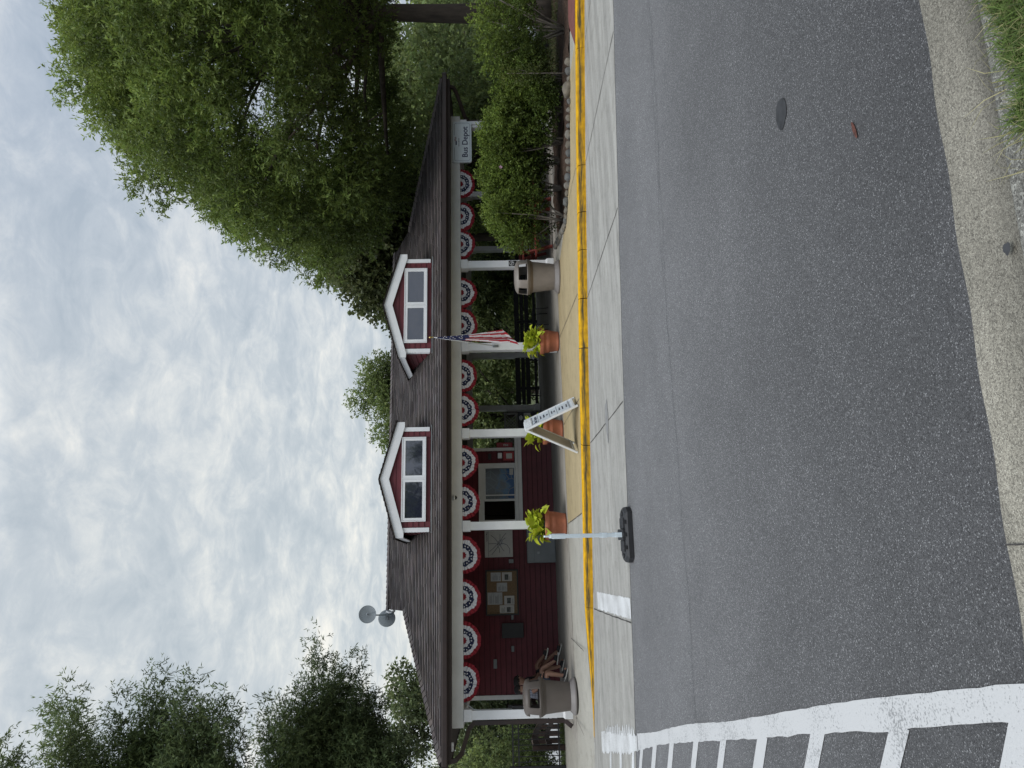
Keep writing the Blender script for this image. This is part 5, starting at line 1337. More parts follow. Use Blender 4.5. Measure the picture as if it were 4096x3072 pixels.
B5 = boughs(T5, R5, 18.4, 5, .52, .15)+[((x+random.uniform(-.6, .3), 18.4+random.uniform(-.6, .6), z+random.uniform(-.3, .3)), (.8, .8, .55)) for x, z in R5*2]+[((-5.4, 18.6, z), (1.2, 1.2, .9)) for z in (4.4, 5.5, 6.4)]
tree('willow_oak', (-6.6, 18.8, .05), B5, 135, .105, .023, (.122, .166, .068), 61, 'lower dark willow oak branching above the hip roof end with the dishes', 'willow oaks beyond the downspout end of the depot', trunk=.2, forkz=.5, lean=(.3, 0), nl=16, twig=.32, per=11, up=.35)
B6 = cone_blobs((-5.0, 31), [(1.2, 2.0), (2.4, 2.2), (3.6, 2.1), (4.6, 1.7), (5.4, 1.2), (5.9, .7)], 16, (.6, 1.0))
tree('round_tree', (-4.6, 31, -.8), B6, 44, .17, .085, (.095, .125, .055), 71, 'rounded green tree behind the hip end of the roof', trunk=.18, forkz=.3, nl=14, twig=.4, per=9)
B7 = cone_blobs((-7.6, 28), [(1.0, 1.8), (2.2, 2.0), (3.3, 1.8), (4.2, 1.2), (4.8, .6)], 19, (.6, .95))
tree('round_tree', (-7.4, 28, -.75), B7, 40, .17, .07, (.13, .165, .07), 81, 'light green tree showing past the gutter corner near the dark willow oak', trunk=.16, forkz=.3, nl=12, twig=.45, per=9)
B8 = cone_blobs((-6.2, 25.5), [(1.0, 1.1), (1.7, 1.2), (2.4, 1.0), (2.9, .5)], 23, (.5, .75))
# spruce
def spruce():
    base = Vector((12.9, 31, -.85)); t = empty('spruce_tree', base, 'thin spruce top sticking up behind the dormer nearest the bushes', 'tree')
    g = np.random.default_rng(5); b = MB(); b.tube([base, base+Vector((0, 0, 8.9))], [.14, .015], 8); V = []; T_ = []
    for k in range(150):
        z = .8+8.2*(k/150)**.9; R = (9.1-z)*.30+.12; a = k*2.4; rr = R*random.uniform(.75, 1.1)
        s_ = base+Vector((0, 0, z)); e = s_+Vector((math.cos(a)*rr, math.sin(a)*rr, rr*.30)); b.tube([s_, e], [.015, .006], 4)
        n = int(80+rr*200); u = g.random(n)**.8; side = g.normal(size=(n, 3))*.09*(1-u*.4)[:, None]*(1 if rr > .4 else .5)
        p = np.array(s_)+(np.array(e)-np.array(s_))*u[:, None]+side
        d = np.array([math.cos(a), math.sin(a), .45])+g.normal(size=(n, 3))*.6; d /= np.linalg.norm(d, axis=1)[:, None]
        sd = np.cross(d, g.normal(size=(n, 3))); sd /= np.linalg.norm(sd, axis=1)[:, None]
        L = .10; V.append(np.stack([p, p+d*L*.5+sd*.012, p+d*L, p+d*L*.5-sd*.012], 1).reshape(-1, 3))
        br = .8+.5*g.random(n); T_.append(np.repeat(np.stack([.045*br, .068*br, .04*br, np.ones(n)], 1), 4, 0))
    leaves('crown', np.concatenate(V), np.concatenate(T_), LEAF, t, base); b.build('trunk', BARK, t, fix=False)
spruce()
# background trees seen through the porch and along the horizon: one built, the rest copied
BG = cone_blobs((0, 0), [(.9, 1.9), (2.0, 2.3), (3.1, 2.3), (4.2, 1.9), (5.1, 1.2)], 33, (.7, 1.15))
tb = tree('background_tree', (0, 0, 0), BG, 26, .19, .075, (.18, .235, .085), 91, 'x', trunk=.14, forkz=.22, nl=12, twig=.5, per=9, bend=.4)
spots = [(6.4, 28.4, 1.0, 'dark tree behind the back rail next to the lattice screen'), (10.2, 29.8, 1.0, 'dark tree behind the back rail below the flag'), (14.4, 31.5, 1.0, 'dark tree behind the back rail and the beige litter bin'),
         (14.6, 22.6, .90, 'dark tree behind the bushes at the end post'), (18.3, 25.0, 1.25, 'dark tree behind the willow oak trunk'), (22.0, 29.0, 1.3, 'dark tree beyond the iron fence near the parked truck'), (3.6, 27.4, .9, 'dark tree behind the lattice screen and fire cabinet'),
         (16.8, 30.5, 1.3, 'tall dark tree between the willow oak and the roof corner'), (26.5, 33.0, 1.6, 'big dark tree at the far side of the willow oak'), (-6.0, 24.3, .56, 'small bushy tree behind the iron fence near the downspout'), (-8.3, 25.2, .62, 'small bushy tree behind the iron fence near the silver vehicle')]
for i, (x, y, s_, lab) in enumerate(spots):
    o = tb if i == 0 else copy_tree(tb)
    o.location = (x, y, zt(x, y)-.15); o.scale = (s_, s_, s_*random.uniform(.92, 1.08)); o.rotation_euler.z = i*1.3; o['label'] = lab; o['group'] = 'dark trees behind the depot'
far = [(-14, 62), (-8, 66), (-20, 58), (-1, 64), (5, 60), (12, 63), (19, 58), (26, 62), (34, 58), (42, 62), (50, 56), (38, 44), (31, 41), (46, 48)]
for i, (x, y) in enumerate(far):
    o = copy_tree(tb); k = random.uniform(1.5, 2.1)*(1.0 if x > 5 else .8); o.location = (x, y, -1); o.scale = (k*1.3, k, k*.75); o.rotation_euler.z = random.uniform(0, 6)
    o['label'] = 'far tree in the hazy row of trees closing the view behind the depot'; o['group'] = 'far row of trees'
# tree across the road, mirrored in the dormer glass
ob = copy_tree(tb); ob.location = (1.6, -12.5, 0); ob.scale = (1.75, 1.75, 1.9); ob.rotation_euler.z = 2; ob['label'] = 'broad tree across the road mirrored in the dormer window above the ticket window'; ob['group'] = 'trees mirrored in the dormer glass'
ob = copy_tree(tb); ob.location = (8.6, -15.5, 0); ob.scale = (.55, .55, 1.25); ob.rotation_euler.z = 4; ob['label'] = 'slim tree across the road mirrored in the dormer window nearer the flag'; ob['group'] = 'trees mirrored in the dormer glass'

# bushes in the mulch bed
def bush(x, y, blobs, seed, lab, stems, col=(.105, .155, .030), dens=440, leaf=.055, w=.026, group='leafy bushes in the mulch bed'):
    base = Vector((x, y, .11)); t = empty('bush', base, lab, 'bush', group)
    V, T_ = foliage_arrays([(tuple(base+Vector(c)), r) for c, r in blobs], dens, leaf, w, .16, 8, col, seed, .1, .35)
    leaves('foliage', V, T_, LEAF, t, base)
    b = MB(); rs = random.Random(seed)
    for k in range(stems):
        c, r = rs.choice(blobs); e = base+Vector(c); a = rs.uniform(0, 6.28); s_ = base+Vector((math.cos(a)*.05, math.sin(a)*.05, -.05))
        m_ = s_.lerp(e, .45)+Vector((rs.uniform(-.08, .08), rs.uniform(-.08, .08), .05))
        b.tube([s_, s_.lerp(m_, .5), m_, e], [.022, .018, .014, .006], 6)
    b.build('stems', BARKS, t, fix=False); return t
def bb(h, w, seed, low=.45):
    g = random.Random(seed); out = []
    for k in range(22):
        a = g.uniform(0, 6.28); r = w*math.sqrt(g.random()); z = g.uniform(low, h-.2); s_ = g.uniform(.2, .32)
        r *= 1-.35*max(0, (z-low)/(h-low)-.6)
        out.append(((r*math.cos(a), r*math.sin(a), z), (s_, s_, s_*.85)))
    return out
bush(7.45, 14.05, bb(1.72, .55, 1, 0.30), 101, 'leafy bush closest to the beige litter bin, reaching lowest to the mulch', 7)
bush(8.2, 14.1, bb(1.80, .55, 2, 0.40), 102, 'leafy bush second from the beige litter bin, carrying one pink flower', 7)
bush(8.75, 13.95, bb(1.78, .50, 3, 0.45), 103, 'leafy bush in the middle of the row in the mulch bed', 7)
bush(9.05, 13.6, bb(1.72, .48, 4, 0.45), 104, 'leafy bush with open bare stems below, just short of the end post', 8)
bush(9.55, 13.25, bb(1.55, .55, 5, 0.35), 105, 'leafy bush in front of the end post under the Bus Depot sign', 7)
bush(10.1, 13.0, bb(1.25, .45, 6, .3), 106, 'low end bush of the row between the end post and the sapling', 5)
bush(10.75, 12.3, bb(1.9, 1.05, 7, .55)+bb(1.6, 1.1, 8, .6), 107, 'larger arching bush in front of the thick oak trunk', 9, dens=260)
b = MB(); fl = Vector((8.33, 13.45, 1.42))
for k in range(5):
    a = 2*PI*k/5; e = Vector((math.cos(a), -.25, math.sin(a))); s_ = Vector((-math.sin(a), 0, math.cos(a)))
    b.add([fl, fl+e*.022+s_*.018, fl+e*.043, fl+e*.022-s_*.018], [(0, 1, 2, 3)])
tag(b.build('pink_flower', mat('petal_pink', (.62, .36, .52), .6, .05, 10), fix=False), 'single pale pink blossom on a leafy bush in the mulch bed', 'flower')
sp = empty('sapling', (9.36, 11.85, .1), 'slender sapling with a bare lower stem by the edging stones', 'sapling')
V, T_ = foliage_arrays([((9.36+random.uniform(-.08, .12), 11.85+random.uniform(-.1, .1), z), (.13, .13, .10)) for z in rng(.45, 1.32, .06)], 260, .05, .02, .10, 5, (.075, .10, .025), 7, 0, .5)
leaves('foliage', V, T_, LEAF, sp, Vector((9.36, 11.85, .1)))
b = MB(); b.tube([(9.36, 11.85, .05), (9.38, 11.86, .5), (9.37, 11.85, 1.3)], [.017, .012, .004], 7); b.tube([(9.37, 11.85, .35), (9.42, 11.9, .8), (9.5, 11.9, 1.05)], [.01, .008, .004], 6); b.build('stem', BARKS, sp)

# grass tufts: near verge and beyond the bed
def grass(name, pts, h, w, cols, seed, lean=(0, 0)):
    g = np.random.default_rng(seed); n = len(pts); P = np.array(pts); H_ = h*(.45+.9*g.random(n)); a = g.random(n)*2*math.pi
    d = np.stack([np.cos(a)*.55+lean[0], np.sin(a)*.55+lean[1], np.ones(n)], 1); d /= np.linalg.norm(d, axis=1)[:, None]
    s = np.stack([-np.sin(a), np.cos(a), np.zeros(n)], 1)*w/2
    mid = P+d*(H_*.55)[:, None]; tip = P+d*H_[:, None]+np.stack([np.cos(a)*H_*.35, np.sin(a)*H_*.35, -H_*.15], 1)
    V = np.stack([P-s, P+s, mid+s*.8, mid-s*.8], 1).reshape(-1, 3); V2 = np.stack([mid-s*.8, mid+s*.8, tip+s*.1, tip-s*.1], 1).reshape(-1, 3)
    c = np.array(cols)[g.integers(0, len(cols), n)]*(.7+.6*g.random(n))[:, None]; T_ = np.repeat(np.concatenate([c, np.ones((n, 1))], 1), 4, 0)
    o = leaves(name, np.concatenate([V, V2]), np.concatenate([T_, T_]), LEAF); tag(o, 'short green grass with straw coloured blades', 'grass', kind='stuff'); return o
pts = []
gr = random.Random(4)
for k in range(70000):
    x = gr.uniform(.2, 2.6); y = gr.uniform(1.0, 1.80)
    edge = lerp_poly(FE, x)-.535-.02*math.sin(x*11)-.012*math.sin(x*31)-.9*max(0, 1.16-x)
    if y < edge: pts.append((x, y, .138))
grass('verge_grass', pts, .060, .0045, [(.11, .17, .035), (.14, .20, .045), (.08, .12, .03), (.12, .18, .04), (.28, .27, .12)], 3, (.0, .10))
pts = []
for k in range(110):
    x = gr.uniform(1.0, 3.); e = lerp_poly(FE, x)-.50; pts.append((x, e+gr.uniform(-.05, .02), .14))
grass('straw_blades', pts, .09, .0035, [(.42, .38, .20), (.34, .31, .15)], 6, (0, .9))
pts = [(gr.uniform(9.6, 16), gr.uniform(11.8, 19.5), .06) for k in range(42000)]
pts = [p for p in pts if not (p[0] < 11.9 and p[1] > 14.8) and p[1] > 13.0+max(0, 11-p[0])*.9]
grass('lawn_grass', pts, .09, .012, [(.07, .10, .03), (.10, .12, .045), (.05, .075, .02), (.16, .14, .07)], 8)
pts = [(gr.uniform(-9, -3.3), gr.uniform(19.9, 20.95), .05) for k in range(9000)]
grass('strip_grass', pts, .07, .012, [(.09, .13, .03), (.12, .15, .04)], 9)

# ------------------------------------------------------------------ fences
def iron_fence(name, p, q, n, h, z0, lab, panels=1, postw=.06):
    p, q = Vector(p), Vector(q); t = empty(name, p, lab, 'fence')
    L = (q-p).length; d = (q-p)/L
    for z in (h-.02, h-.16, z0+.06): b = MB(); b.bar(p+Vector((0, 0, z)), q+Vector((0, 0, z)), .028, .035); b.build('rail', BLACKM, t)
    b = MB()
    for i in range(n+1):
        c = p+d*(L*i/n); b.bar(c+Vector((0, 0, z0-.03)), c+Vector((0, 0, h)), .016, .016)
    b.build('pickets', BLACKM, t)
    for i in range(panels+1):
        c = p+d*(L*i/panels); b = MB(); b.box(c.x-postw/2, c.x+postw/2, c.y-postw/2, c.y+postw/2, p.z, h+.10); b.box(c.x-postw/2-.01, c.x+postw/2+.01, c.y-postw/2-.01, c.y+postw/2+.01, h+.101, h+.13); b.build('post', BLACKM, t)
iron_fence('iron_fence', (-4.37, 18.8, 0.06), (-3.02, 18.8, .06), 11, 1.33, .15, 'black iron picket fence between the depot wall and the downspout corner', 1, .07)
iron_fence('iron_fence', (-10.4, 18.8, 0.06), (-4.50, 18.8, .06), 44, 1.33, .15, 'black iron picket fence running on beyond the gate post past the depot', 3, .07)
iron_fence('iron_fence', (13.05, 16.55, .05), (13.05, 24.2, .05), 60, 1.25, .12, 'black iron picket fence behind the bushes running away past the porch end', 4, .08)
iron_fence('iron_fence', (13.05, 15.45, .05), (13.05, 16.4, .05), 8, 1.22, .12, 'narrow black iron gate beside the thick oak trunk', 1, .05)
iron_fence('iron_fence', (13.6, 14.9, .05), (22, 15.3, .05), 60, 1.20, .12, 'black iron picket fence beyond the thick oak trunk', 4, .07)
wf_ = empty('rail_fence', (-4.3, 19.7, .05), 'brown wooden post and rail fence running away behind the iron fence', 'fence')
pp = [(-4.10, 19.5), (-4.22, 20.9), (-4.32, 22.3), (-4.42, 23.8), (-4.55, 25.4)]
for x, y in pp: b = MB(); b.cbox(x-.06, x+.06, y-.06, y+.06, zt(x, y)-.05, zt(x, y)+.82, .008); b.build('post', WOODB, wf_)
TOPB = mat('pale_rail_top', (.36, .27, .20), .8, .12, 6)  # paler colour for the strip along the rail tops
for (x0, y0), (x1, y1) in zip(pp, pp[1:]):
    za, zb2 = zt(x0, y0), zt(x1, y1)
    b = MB(); b.bar((x0+.07, y0, za+.72), (x1+.07, y1, zb2+.72), .035, .15); b.bar((x0+.07, y0, za+.40), (x1+.07, y1, zb2+.40), .035, .13); b.build('rail', WOODB, wf_)
    b = MB(); b.bar((x0+.07, y0, za+.802), (x1+.07, y1, zb2+.802), .05, .012); b.build('rail_cap', TOPB, wf_)

# ------------------------------------------------------------------ vehicles seen through the fences
TYRE = mat('tyre', (.015, .015, .016), .8, .1, 20); RIM = mat('alloy_rim', (.55, .56, .58), .3, .05, 10, metal=.9); CARGLASS = glass_mat('car_glass', (.03, .035, .04), .05)
def vehicle(name, x, y, rot, col, lab, truck=False, wheel=.34, L=4.6, body_h=1.0, roof_h=1.75):
    t = empty(name, (0, 0, 0), lab, 'vehicle'); pm = mat(name+'_paint_%d' % len(MATS), col, .3, .02, 2, coat=.6); W2 = .88
    hx = L/2; wz = wheel; wx = hx-.85
    def arch(cx): return [(cx+(wheel+.07)*math.cos(a), wz+(wheel+.07)*math.sin(a)) for a in [PI*i/10 for i in range(11)]]
    bot = .32
    prof_ = [(-hx, bot+.05), (-wx-wheel-.07, bot)]+list(reversed(arch(-wx)))[0:]+[(wx-wheel-.07, bot)]+list(reversed(arch(wx)))+[(hx-.03, bot), (hx, bot+.25), (hx-.04, body_h-.15), (hx-.18, body_h-.02), (hx-1.15, body_h+.06), (-hx+.06, body_h+.06), (-hx, body_h-.2)]
    b = MB(); b.prism(prof_, 'y', -W2, W2); o = b.build('body', pm, t); bv = o.modifiers.new('b', 'BEVEL'); bv.width = .05; bv.segments = 3; bv.limit_method = 'ANGLE'
    x0 = -hx+.12 if not truck else -.35; x1 = hx-1.25
    cab = [(x0, body_h+.03), (x0+.18, roof_h-.08), (x0+.35, roof_h), (x1-.75, roof_h), (x1-.58, roof_h-.06), (x1, body_h+.03)]
    b = MB(); b.prism(cab, 'y', -W2+.10, W2-.10); o = b.build('cabin', pm, t); bv = o.modifiers.new('b', 'BEVEL'); bv.width = .05; bv.segments = 2; bv.limit_method = 'ANGLE'
    for s_ in (-1, 1):
        a_, c_ = x0+.25, x1-.75; m_ = (a_+c_)/2; yy = s_*(W2-.092)
        for (u, v) in ((a_, m_-.04), (m_+.04, c_+.02)):
            b = MB(); b.prism([(u, body_h+.12), (u+.05, roof_h-.12), (v-.02, roof_h-.12), (v+(.25 if v > m_+.2 else 0), body_h+.12)], 'y', min(yy, yy+.012*s_), max(yy, yy+.012*s_)); b.build('window', CARGLASS, t)
    b = MB(); b.add([(x1-.56, -W2+.2, roof_h-.10), (x1-.56, W2-.2, roof_h-.10), (x1-.04, W2-.18, body_h+.10), (x1-.04, -W2+.18, body_h+.10)], [(0, 1, 2, 3)]); 
    for i, v in enumerate(b.v): b.v[i] = (v[0]+.03, v[1], v[2]+.02)
    b.build('windscreen', CARGLASS, t)
    for sx in (-1, 1):
        for s_ in (-1, 1):
            w_ = MB(); w_.lathe([(wheel*.62, -.10), (wheel*.9, -.11), (wheel, -.08), (wheel, .08), (wheel*.9, .11), (wheel*.62, .10)], n=28)
            w_.v = [(sx*wx+v[0], s_*(W2-.10)+v[2], wz+v[1]) for v in w_.v]; wo = w_.build('wheel', TYRE, t)
            r_ = MB(); r_.lathe([(0, .05), (wheel*.18, .055), (wheel*.2, .03), (wheel*.55, .035), (wheel*.63, .09), (wheel*.66, .09)], n=28, shape=lambda a, i: 1)
            if s_ < 0: r_.v = [(v[0], v[1], -v[2]) for v in r_.v]
            r_.v = [(sx*wx+v[0], s_*(W2-.10)+v[2], wz+v[1]) for v in r_.v]; r_.build('rim', RIM, wo)
            h_ = MB()
            for k in range(5):
                a = 2*PI*k/5; cxx, czz = sx*wx+math.cos(a)*wheel*.38, wz+math.sin(a)*wheel*.38
                h_.tube([(cxx, s_*(W2-.10+.042), czz), (cxx, s_*(W2-.10+.046), czz)], wheel*.09, 8)
            h_.build('rim_holes', DARK, wo)
    for s_ in (-1, 1):
        b = MB(); b.cbox(hx-.10, hx-.01, s_*.62-.14, s_*.62+.14, body_h-.38, body_h-.2, .02); b.build('headlight', mat('lamp_glass', (.6, .6, .6), .2, .05, 4), t)
    b = MB(); b.cbox(-hx-.02, hx+.03, -W2*.92, W2*.92, .28, .40, .03); b.build('sill', BLACKP, t)
    t.location = (x, y, zt(x, y)-.02); t.rotation_euler.z = rot
    return t
vehicle('silver_vehicle', -11.6, 45.5, 0, (.55, .57, .59), 'silver off-road vehicle behind the iron and wooden fences', L=4.4, body_h=1.15, roof_h=1.85, wheel=.38)
vehicle('dark_vehicle', -9.7, 52, rad(-60), (.012, .016, .035), 'dark blue vehicle behind the wooden fence next to the downspout', L=4.7)
vehicle('white_truck', 21.6, 25.2, 0, (.62, .63, .63), 'white truck with chrome wheel parked beyond the iron fence and sapling', truck=True, L=4.6, wheel=.36)

# ------------------------------------------------------------------ seated people
SKIN = mat('skin', (.36, .20, .14), .5, .06, 8); SKIN2 = mat('skin_tanned', (.22, .115, .075), .5, .06, 8)
def plaid():
    m, nt, N, L, B = new_mat('plaid_cotton'); tc = N.new('ShaderNodeTexCoord'); out = None
    for ax in 'XZ':
        w = N.new('ShaderNodeTexWave'); w.wave_type = 'BANDS'; w.bands_direction = ax; w.inputs['Scale'].default_value = 9; w.inputs['Distortion'].default_value = .4
        L.new(tc.outputs['Object'], w.inputs['Vector'])
        r = N.new('ShaderNodeValToRGB'); r.color_ramp.elements[0].position = .42; r.color_ramp.elements[1].position = .55
        r.color_ramp.elements[0].color = (.06, .07, .13, 1); r.color_ramp.elements[1].color = (.50, .51, .55, 1); L.new(w.outputs['Fac'], r.inputs['Fac'])
        if out is None: out = r.outputs['Color']
        else:
            mx = N.new('ShaderNodeMix'); mx.data_type = 'RGBA'; mx.inputs['Factor'].default_value = .5; L.new(out, mx.inputs['A']); L.new(r.outputs['Color'], mx.inputs['B']); out = mx.outputs['Result']
    L.new(out, B.inputs['Base Color']); B.inputs['Roughness'].default_value = .85; return m
PLAID = plaid(); DENIM = mat('dark_denim', (.030, .042, .065), .9, .15, 30); BLKCL = mat('black_cotton', (.012, .012, .014), .9, .15, 20); GRYCL = mat('grey_shorts', (.05, .06, .06), .9, .12, 20)
SHOE = mat('black_shoe', (.014, .014, .016), .6, .1, 20); SOLE = mat('white_sole', (.62, .60, .55), .6, .05, 10); HAIR = mat('dark_hair', (.02, .014, .01), .7, .2, 40)
def skin(name, verts, edges, m, parent, root=0, sub=2):
    me = bpy.data.meshes.new(name); me.from_pydata([v[:3] for v in verts], edges, []); me.materials.append(m)
    o = bpy.data.objects.new(name, me); COL.objects.link(o); o.parent = parent
    md = o.modifiers.new('skin', 'SKIN'); md.use_smooth_shade = True
    if not me.skin_vertices: me.skin_vertices.new()
    for i, v in enumerate(verts):
        r = v[3]; me.skin_vertices[0].data[i].radius = (r, r) if not hasattr(r, '__len__') else r
        me.skin_vertices[0].data[i].use_root = (i == root)
    sb = o.modifiers.new('sub', 'SUBSURF'); sb.levels = sub; sb.render_levels = sub
    # bake the surface so it is one plain continuous mesh
    bpy.context.view_layer.update()
    m2 = bpy.data.meshes.new_from_object(o.evaluated_get(bpy.context.evaluated_depsgraph_get()))
    o.modifiers.clear(); o.data = m2; m2.name = name
    m2.polygons.foreach_set('use_smooth', [True]*len(m2.polygons))
    return o
def person(x, y, lab, sk, shirt, short, legs, lean=0., hands=((.36, -.07, .56), (.36, .07, .55)), cap=None, sleeve=True, zf=.134):
    t = empty('person', (0, 0, 0), lab, 'person', None)
    V = []; E = []
    def v(p, r): V.append((*p, r)); return len(V)-1
    def e(a, b_): E.append((a, b_)); return b_
    pel = v((0, 0, .50), .125); bel = e(pel, v((-.01+lean*.2, 0, .64), (.125, .15))); che = e(bel, v((.0+lean*.6, 0, .82), (.12, .155)))
    nb_ = e(che, v((.015+lean*.9, 0, .915), (.06, .075))); nk = e(nb_, v((.035+lean, 0, .965), .05)); hl = e(nk, v((.06+lean, 0, 1.01), (.075, .07)))
    hm = e(hl, v((.055+lean, 0, 1.08), (.093, .078))); ht = e(hm, v((.045+lean, 0, 1.155), (.07, .062)))
    sho = []; fing = []
    for s_, hd in zip((-1, 1), hands):
        sh = e(che, v((.0+lean*.7, s_*.165, .865), .058)); el = e(sh, v((.03+hd[0]*.25, s_*.215, .655), .043)); fo = e(el, v((hd[0]*.62, (s_*.215+hd[1])/2, .60), .038))
        wr = e(fo, v((hd[0]-.10, hd[1]*1.2, hd[2]+.03), .027)); pa = e(wr, v((hd[0]-.03, hd[1], hd[2]+.015), (.030, .018))); sho.append((sh, el, fo))
        for k, (dy, ln) in enumerate(((-.027, .062), (-.009, .074), (.009, .070), (.026, .056))):
            f0 = e(pa, v((hd[0]+.015, hd[1]+dy, hd[2]+.012), .0095)); f1 = e(f0, v((hd[0]+.015+ln*.55, hd[1]+dy*1.15, hd[2]-.006), .0085)); e(f1, v((hd[0]+.01+ln*.95, hd[1]+dy*1.2, hd[2]-.034), .0075))
        t0 = e(pa, v((hd[0]-.03, hd[1]-s_*.036, hd[2]+.008), .011)); e(t0, v((hd[0]+.01, hd[1]-s_*.05, hd[2]-.008), .009))
    leg = []
    for s_, (kn, an, toe) in zip((-1, 1), legs):
        hp = e(pel, v((.05, s_*.095, .475), .082)); md_ = e(hp, v(tuple((Vector((.05, s_*.095, .475))+Vector(kn))*.5), .074)); k_ = e(md_, v(kn, .056))
        c_ = e(k_, v(tuple(Vector(kn).lerp(Vector(an), .35)), .054)); a_ = e(c_, v(an, .036)); f_ = e(a_, v(tuple(Vector(an).lerp(Vector(toe), .5)+Vector((0, 0, -.01))), .034)); e(f_, v(toe, .026)); leg.append((hp, md_, k_, c_, a_, f_))
    skin('body', V, E, sk, t, pel)
    g = lambda i, r: (*V[i][:3], r)
    def sub(ids, rads, name, m, edges): return skin(name, [g(i, r) for i, r in zip(ids, rads)], edges, m, t)
    if shirt:
        (s1, e1, f1), (s2, e2, f2) = sho
        sv = [g(pel, (.140, .155)), g(bel, (.14, .165)), g(che, (.135, .17)), g(nb_, (.075, .095)), g(s1, .075), g(s2, .075), (*[(a+b_*1.0)/2 for a, b_ in zip(V[s1][:3], V[e1][:3])], .066), (*[(a+b_)/2 for a, b_ in zip(V[s2][:3], V[e2][:3])], .066)]
        skin('shirt', sv, [(0, 1), (1, 2), (2, 3), (2, 4), (2, 5), (4, 6), (5, 7)], shirt, t)
    (h1, m1, k1, *_), (h2, m2, k2, *_) = leg
    def mid(a, b_, u): return [p*(1-u)+q*u for p, q in zip(V[a][:3], V[b_][:3])]
    sv = [g(pel, .142), g(h1, .10), g(m1, .094), (*mid(m1, k1, .72), .084), g(h2, .10), g(m2, .094), (*mid(m2, k2, .72), .084)]
    skin('shorts', sv, [(0, 1), (1, 2), (2, 3), (0, 4), (4, 5), (5, 6)], short, t)
    for (hp, md_, k_, c_, a_, f_), (kn, an, toe) in zip(leg, legs):
        A, Tt = Vector(an), Vector(toe); d = (Tt-A).normalized(); up = (A-Vector(kn)).normalized()*-1
        hl_ = A-d*.035+(-up)*.035
        sh_ = skin('shoe', [(*(A+up*.03), .045), (*(A-up*.02), .050), (*(A.lerp(Tt, .5)-up*.012), .046), (*(Tt-d*.02), .040), (*(A-d*.04-up*.03), .036)], [(0, 1), (1, 2), (2, 3), (1, 4)], SHOE, t, 1)
        nrm = up-d*up.dot(d); nrm.normalize(); sd = d.cross(nrm)
        b = MB(); ol = [(-.085, .028), (-.06, .040), (.0, .036), (.08, .045), (.15, .040), (.185, .018), (.185, -.018), (.15, -.040), (.08, -.045), (0, -.036), (-.06, -.040), (-.085, -.028)]
        vs = []
        for hh in (-.062, -.040):
            for (u, w) in ol: vs.append(A+d*u+sd*w+nrm*hh)
        b.add(vs, [tuple(range(12)), tuple(range(23, 11, -1))]+[(i, (i+1) % 12, 12+(i+1) % 12, 12+i) for i in range(12)]); b.build('sole', SOLE, sh_)
    hx, hz = .055+lean, 1.08
    # face: nose, eyes, mouth, ears
    b = MB(); b.lathe([(0, .02), (.010, .012), (.015, -.008), (.006, -.018), (0, -.02)], (hx+.094, 0, hz-.012), 10); b.build('nose', sk, t)
    for s_ in (-1, 1):
        b = MB(); b.lathe([(0, .011), (.008, .008), (.011, 0), (.008, -.008), (0, -.011)], (hx+.083, s_*.030, hz+.014), 10); b.build('eye', DARK, t)
        b = MB(); b.lathe([(0, .03), (.010, .02), (.012, 0), (.008, -.02), (0, -.028)], (hx-.005, s_*.080, hz-.004), 10); b.build('ear', sk, t)
    b = MB(); b.cbox(hx+.083, hx+.090, -.022, .022, hz-.050, hz-.044, .002); b.build('mouth', mat('lips', (.20, .07, .06), .5, .05, 5), t)
    b = MB(); b.lathe([(.090, -.03), (.094, .0), (.092, .035), (.078, .068), (.045, .092), (0, .098)], (hx-.012, 0, hz+.012), 24, shape=lambda a, i: 1-.08*abs(math.sin(a))); b.build('hair', HAIR, t)
    if cap:
        b = MB(); b.lathe([(.098, .015), (.100, .04), (.088, .075), (.055, .100), (0, .108)], (hx-.006, 0, hz+.016), 28)
        b.build('cap', cap, t)
        b = MB(); vs = []
        for k in range(9):
            a = -1.0+2.0*k/8; vs += [(hx+.09*math.cos(a), .085*math.sin(a), hz+.034), (hx+.02+.155*math.cos(a)*.98, .085*math.sin(a), hz+.020)]
        b.add(vs, [(2*i, 2*i+1, 2*i+3, 2*i+2) for i in range(8)], smooth=True); o = b.build('cap_brim', cap, t); so = o.modifiers.new('s', 'SOLIDIFY'); so.thickness = .006
    t.location = (x, y, zf); return t
CAPM = mat('dark_cap', (.020, .018, .018), .9, .2, 20)
person(-2.49, 17.2, 'person in dark cap and plaid shirt, hands on lap, partly behind the taupe bin', SKIN, PLAID, DENIM,
       (((.40, -.13, .47), (.36, -.15, .095), (.52, -.16, .05)), ((.41, .10, .47), (.30, .11, .10), (.46, .12, .05))), .02, cap=CAPM)
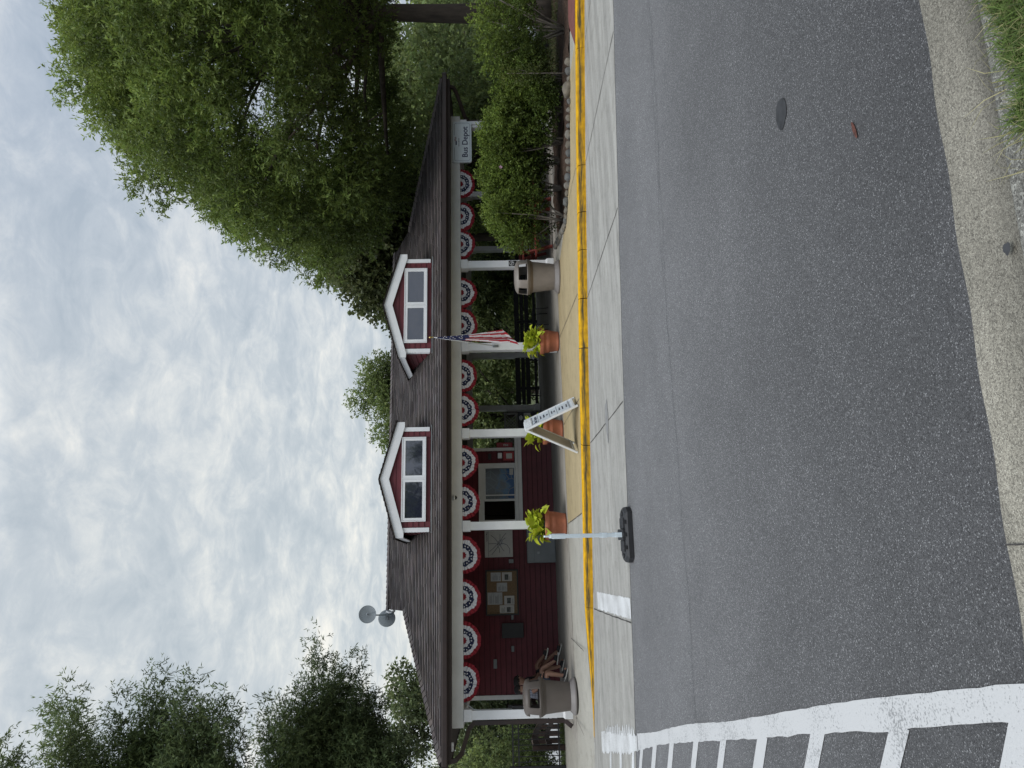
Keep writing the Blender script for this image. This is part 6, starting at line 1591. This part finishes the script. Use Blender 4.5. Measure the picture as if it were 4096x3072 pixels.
person(-2.50, 17.8, 'person in grey shorts sitting cross-legged between the two others by the red wall', SKIN, BLKCL, GRYCL,
       (((.42, -.05, .56), (.60, -.02, .22), (.76, -.02, .20)), ((.41, .11, .46), (.46, .10, .09), (.62, .10, .045))), .10, cap=CAPM)
person(-2.46, 18.42, 'bareheaded person in black farthest along the bench, one leg raised across', SKIN2, BLKCL, BLKCL,
       (((.40, -.06, .64), (.62, .0, .44), (.76, .02, .40)), ((.43, .12, .46), (.70, .12, .10), (.86, .12, .055))), .04, cap=None)
bn = empty('bench', (-2.55, 17.7, .134), 'dark slatted bench under the porch carrying the seated people', 'bench')
for k in range(3):
    b = MB(); b.cbox(-2.72+k*.15, -2.59+k*.15, 16.75, 18.95, .50, .535, .006); b.build('seat_slat', WOODB, bn)
b = MB(); b.cbox(-2.76, -2.735, 16.75, 18.95, .70, .80, .005); b.cbox(-2.76, -2.735, 16.75, 18.95, .84, .94, .005); b.build('backrest', WOODB, bn)
for y in (16.95, 18.75):
    b = MB(); b.box(-2.70, -2.64, y-.03, y+.03, .136, .499); b.build('leg', WOODB, bn); b = MB(); b.box(-2.36, -2.30, y-.03, y+.03, .136, .499); b.build('leg', WOODB, bn)
    b = MB(); b.bar((-2.73, y, .136), (-2.728, y, .92), .05, .05, up=(0, 1, 0)); b.build('back_post', WOODB, bn)

# small litter on the road
b = MB(); vs = [(1.86+.05*math.cos(a)*k, 2.755+.012*math.sin(a)*k, .006+.008*(1-k)) for k in (1, .5) for a in [i*PI/7 for i in range(14)]]
rot = rad(14)
b.add([(1.905+(x-1.905)*math.cos(rot)-(y-2.755)*math.sin(rot), 2.755+(x-1.905)*math.sin(rot)+(y-2.755)*math.cos(rot), z) for x, y, z in vs], [(i, (i+1) % 14, 14+(i+1) % 14, 14+i) for i in range(14)]+[tuple(range(14, 28))])
tag(b.build('bark_chip', mat('red_brown_bark', (.095, .035, .024), .9, .3, 60, .4, 80), fix=False), 'red-brown bark chip lying on the asphalt near the kerb', 'bark chip')
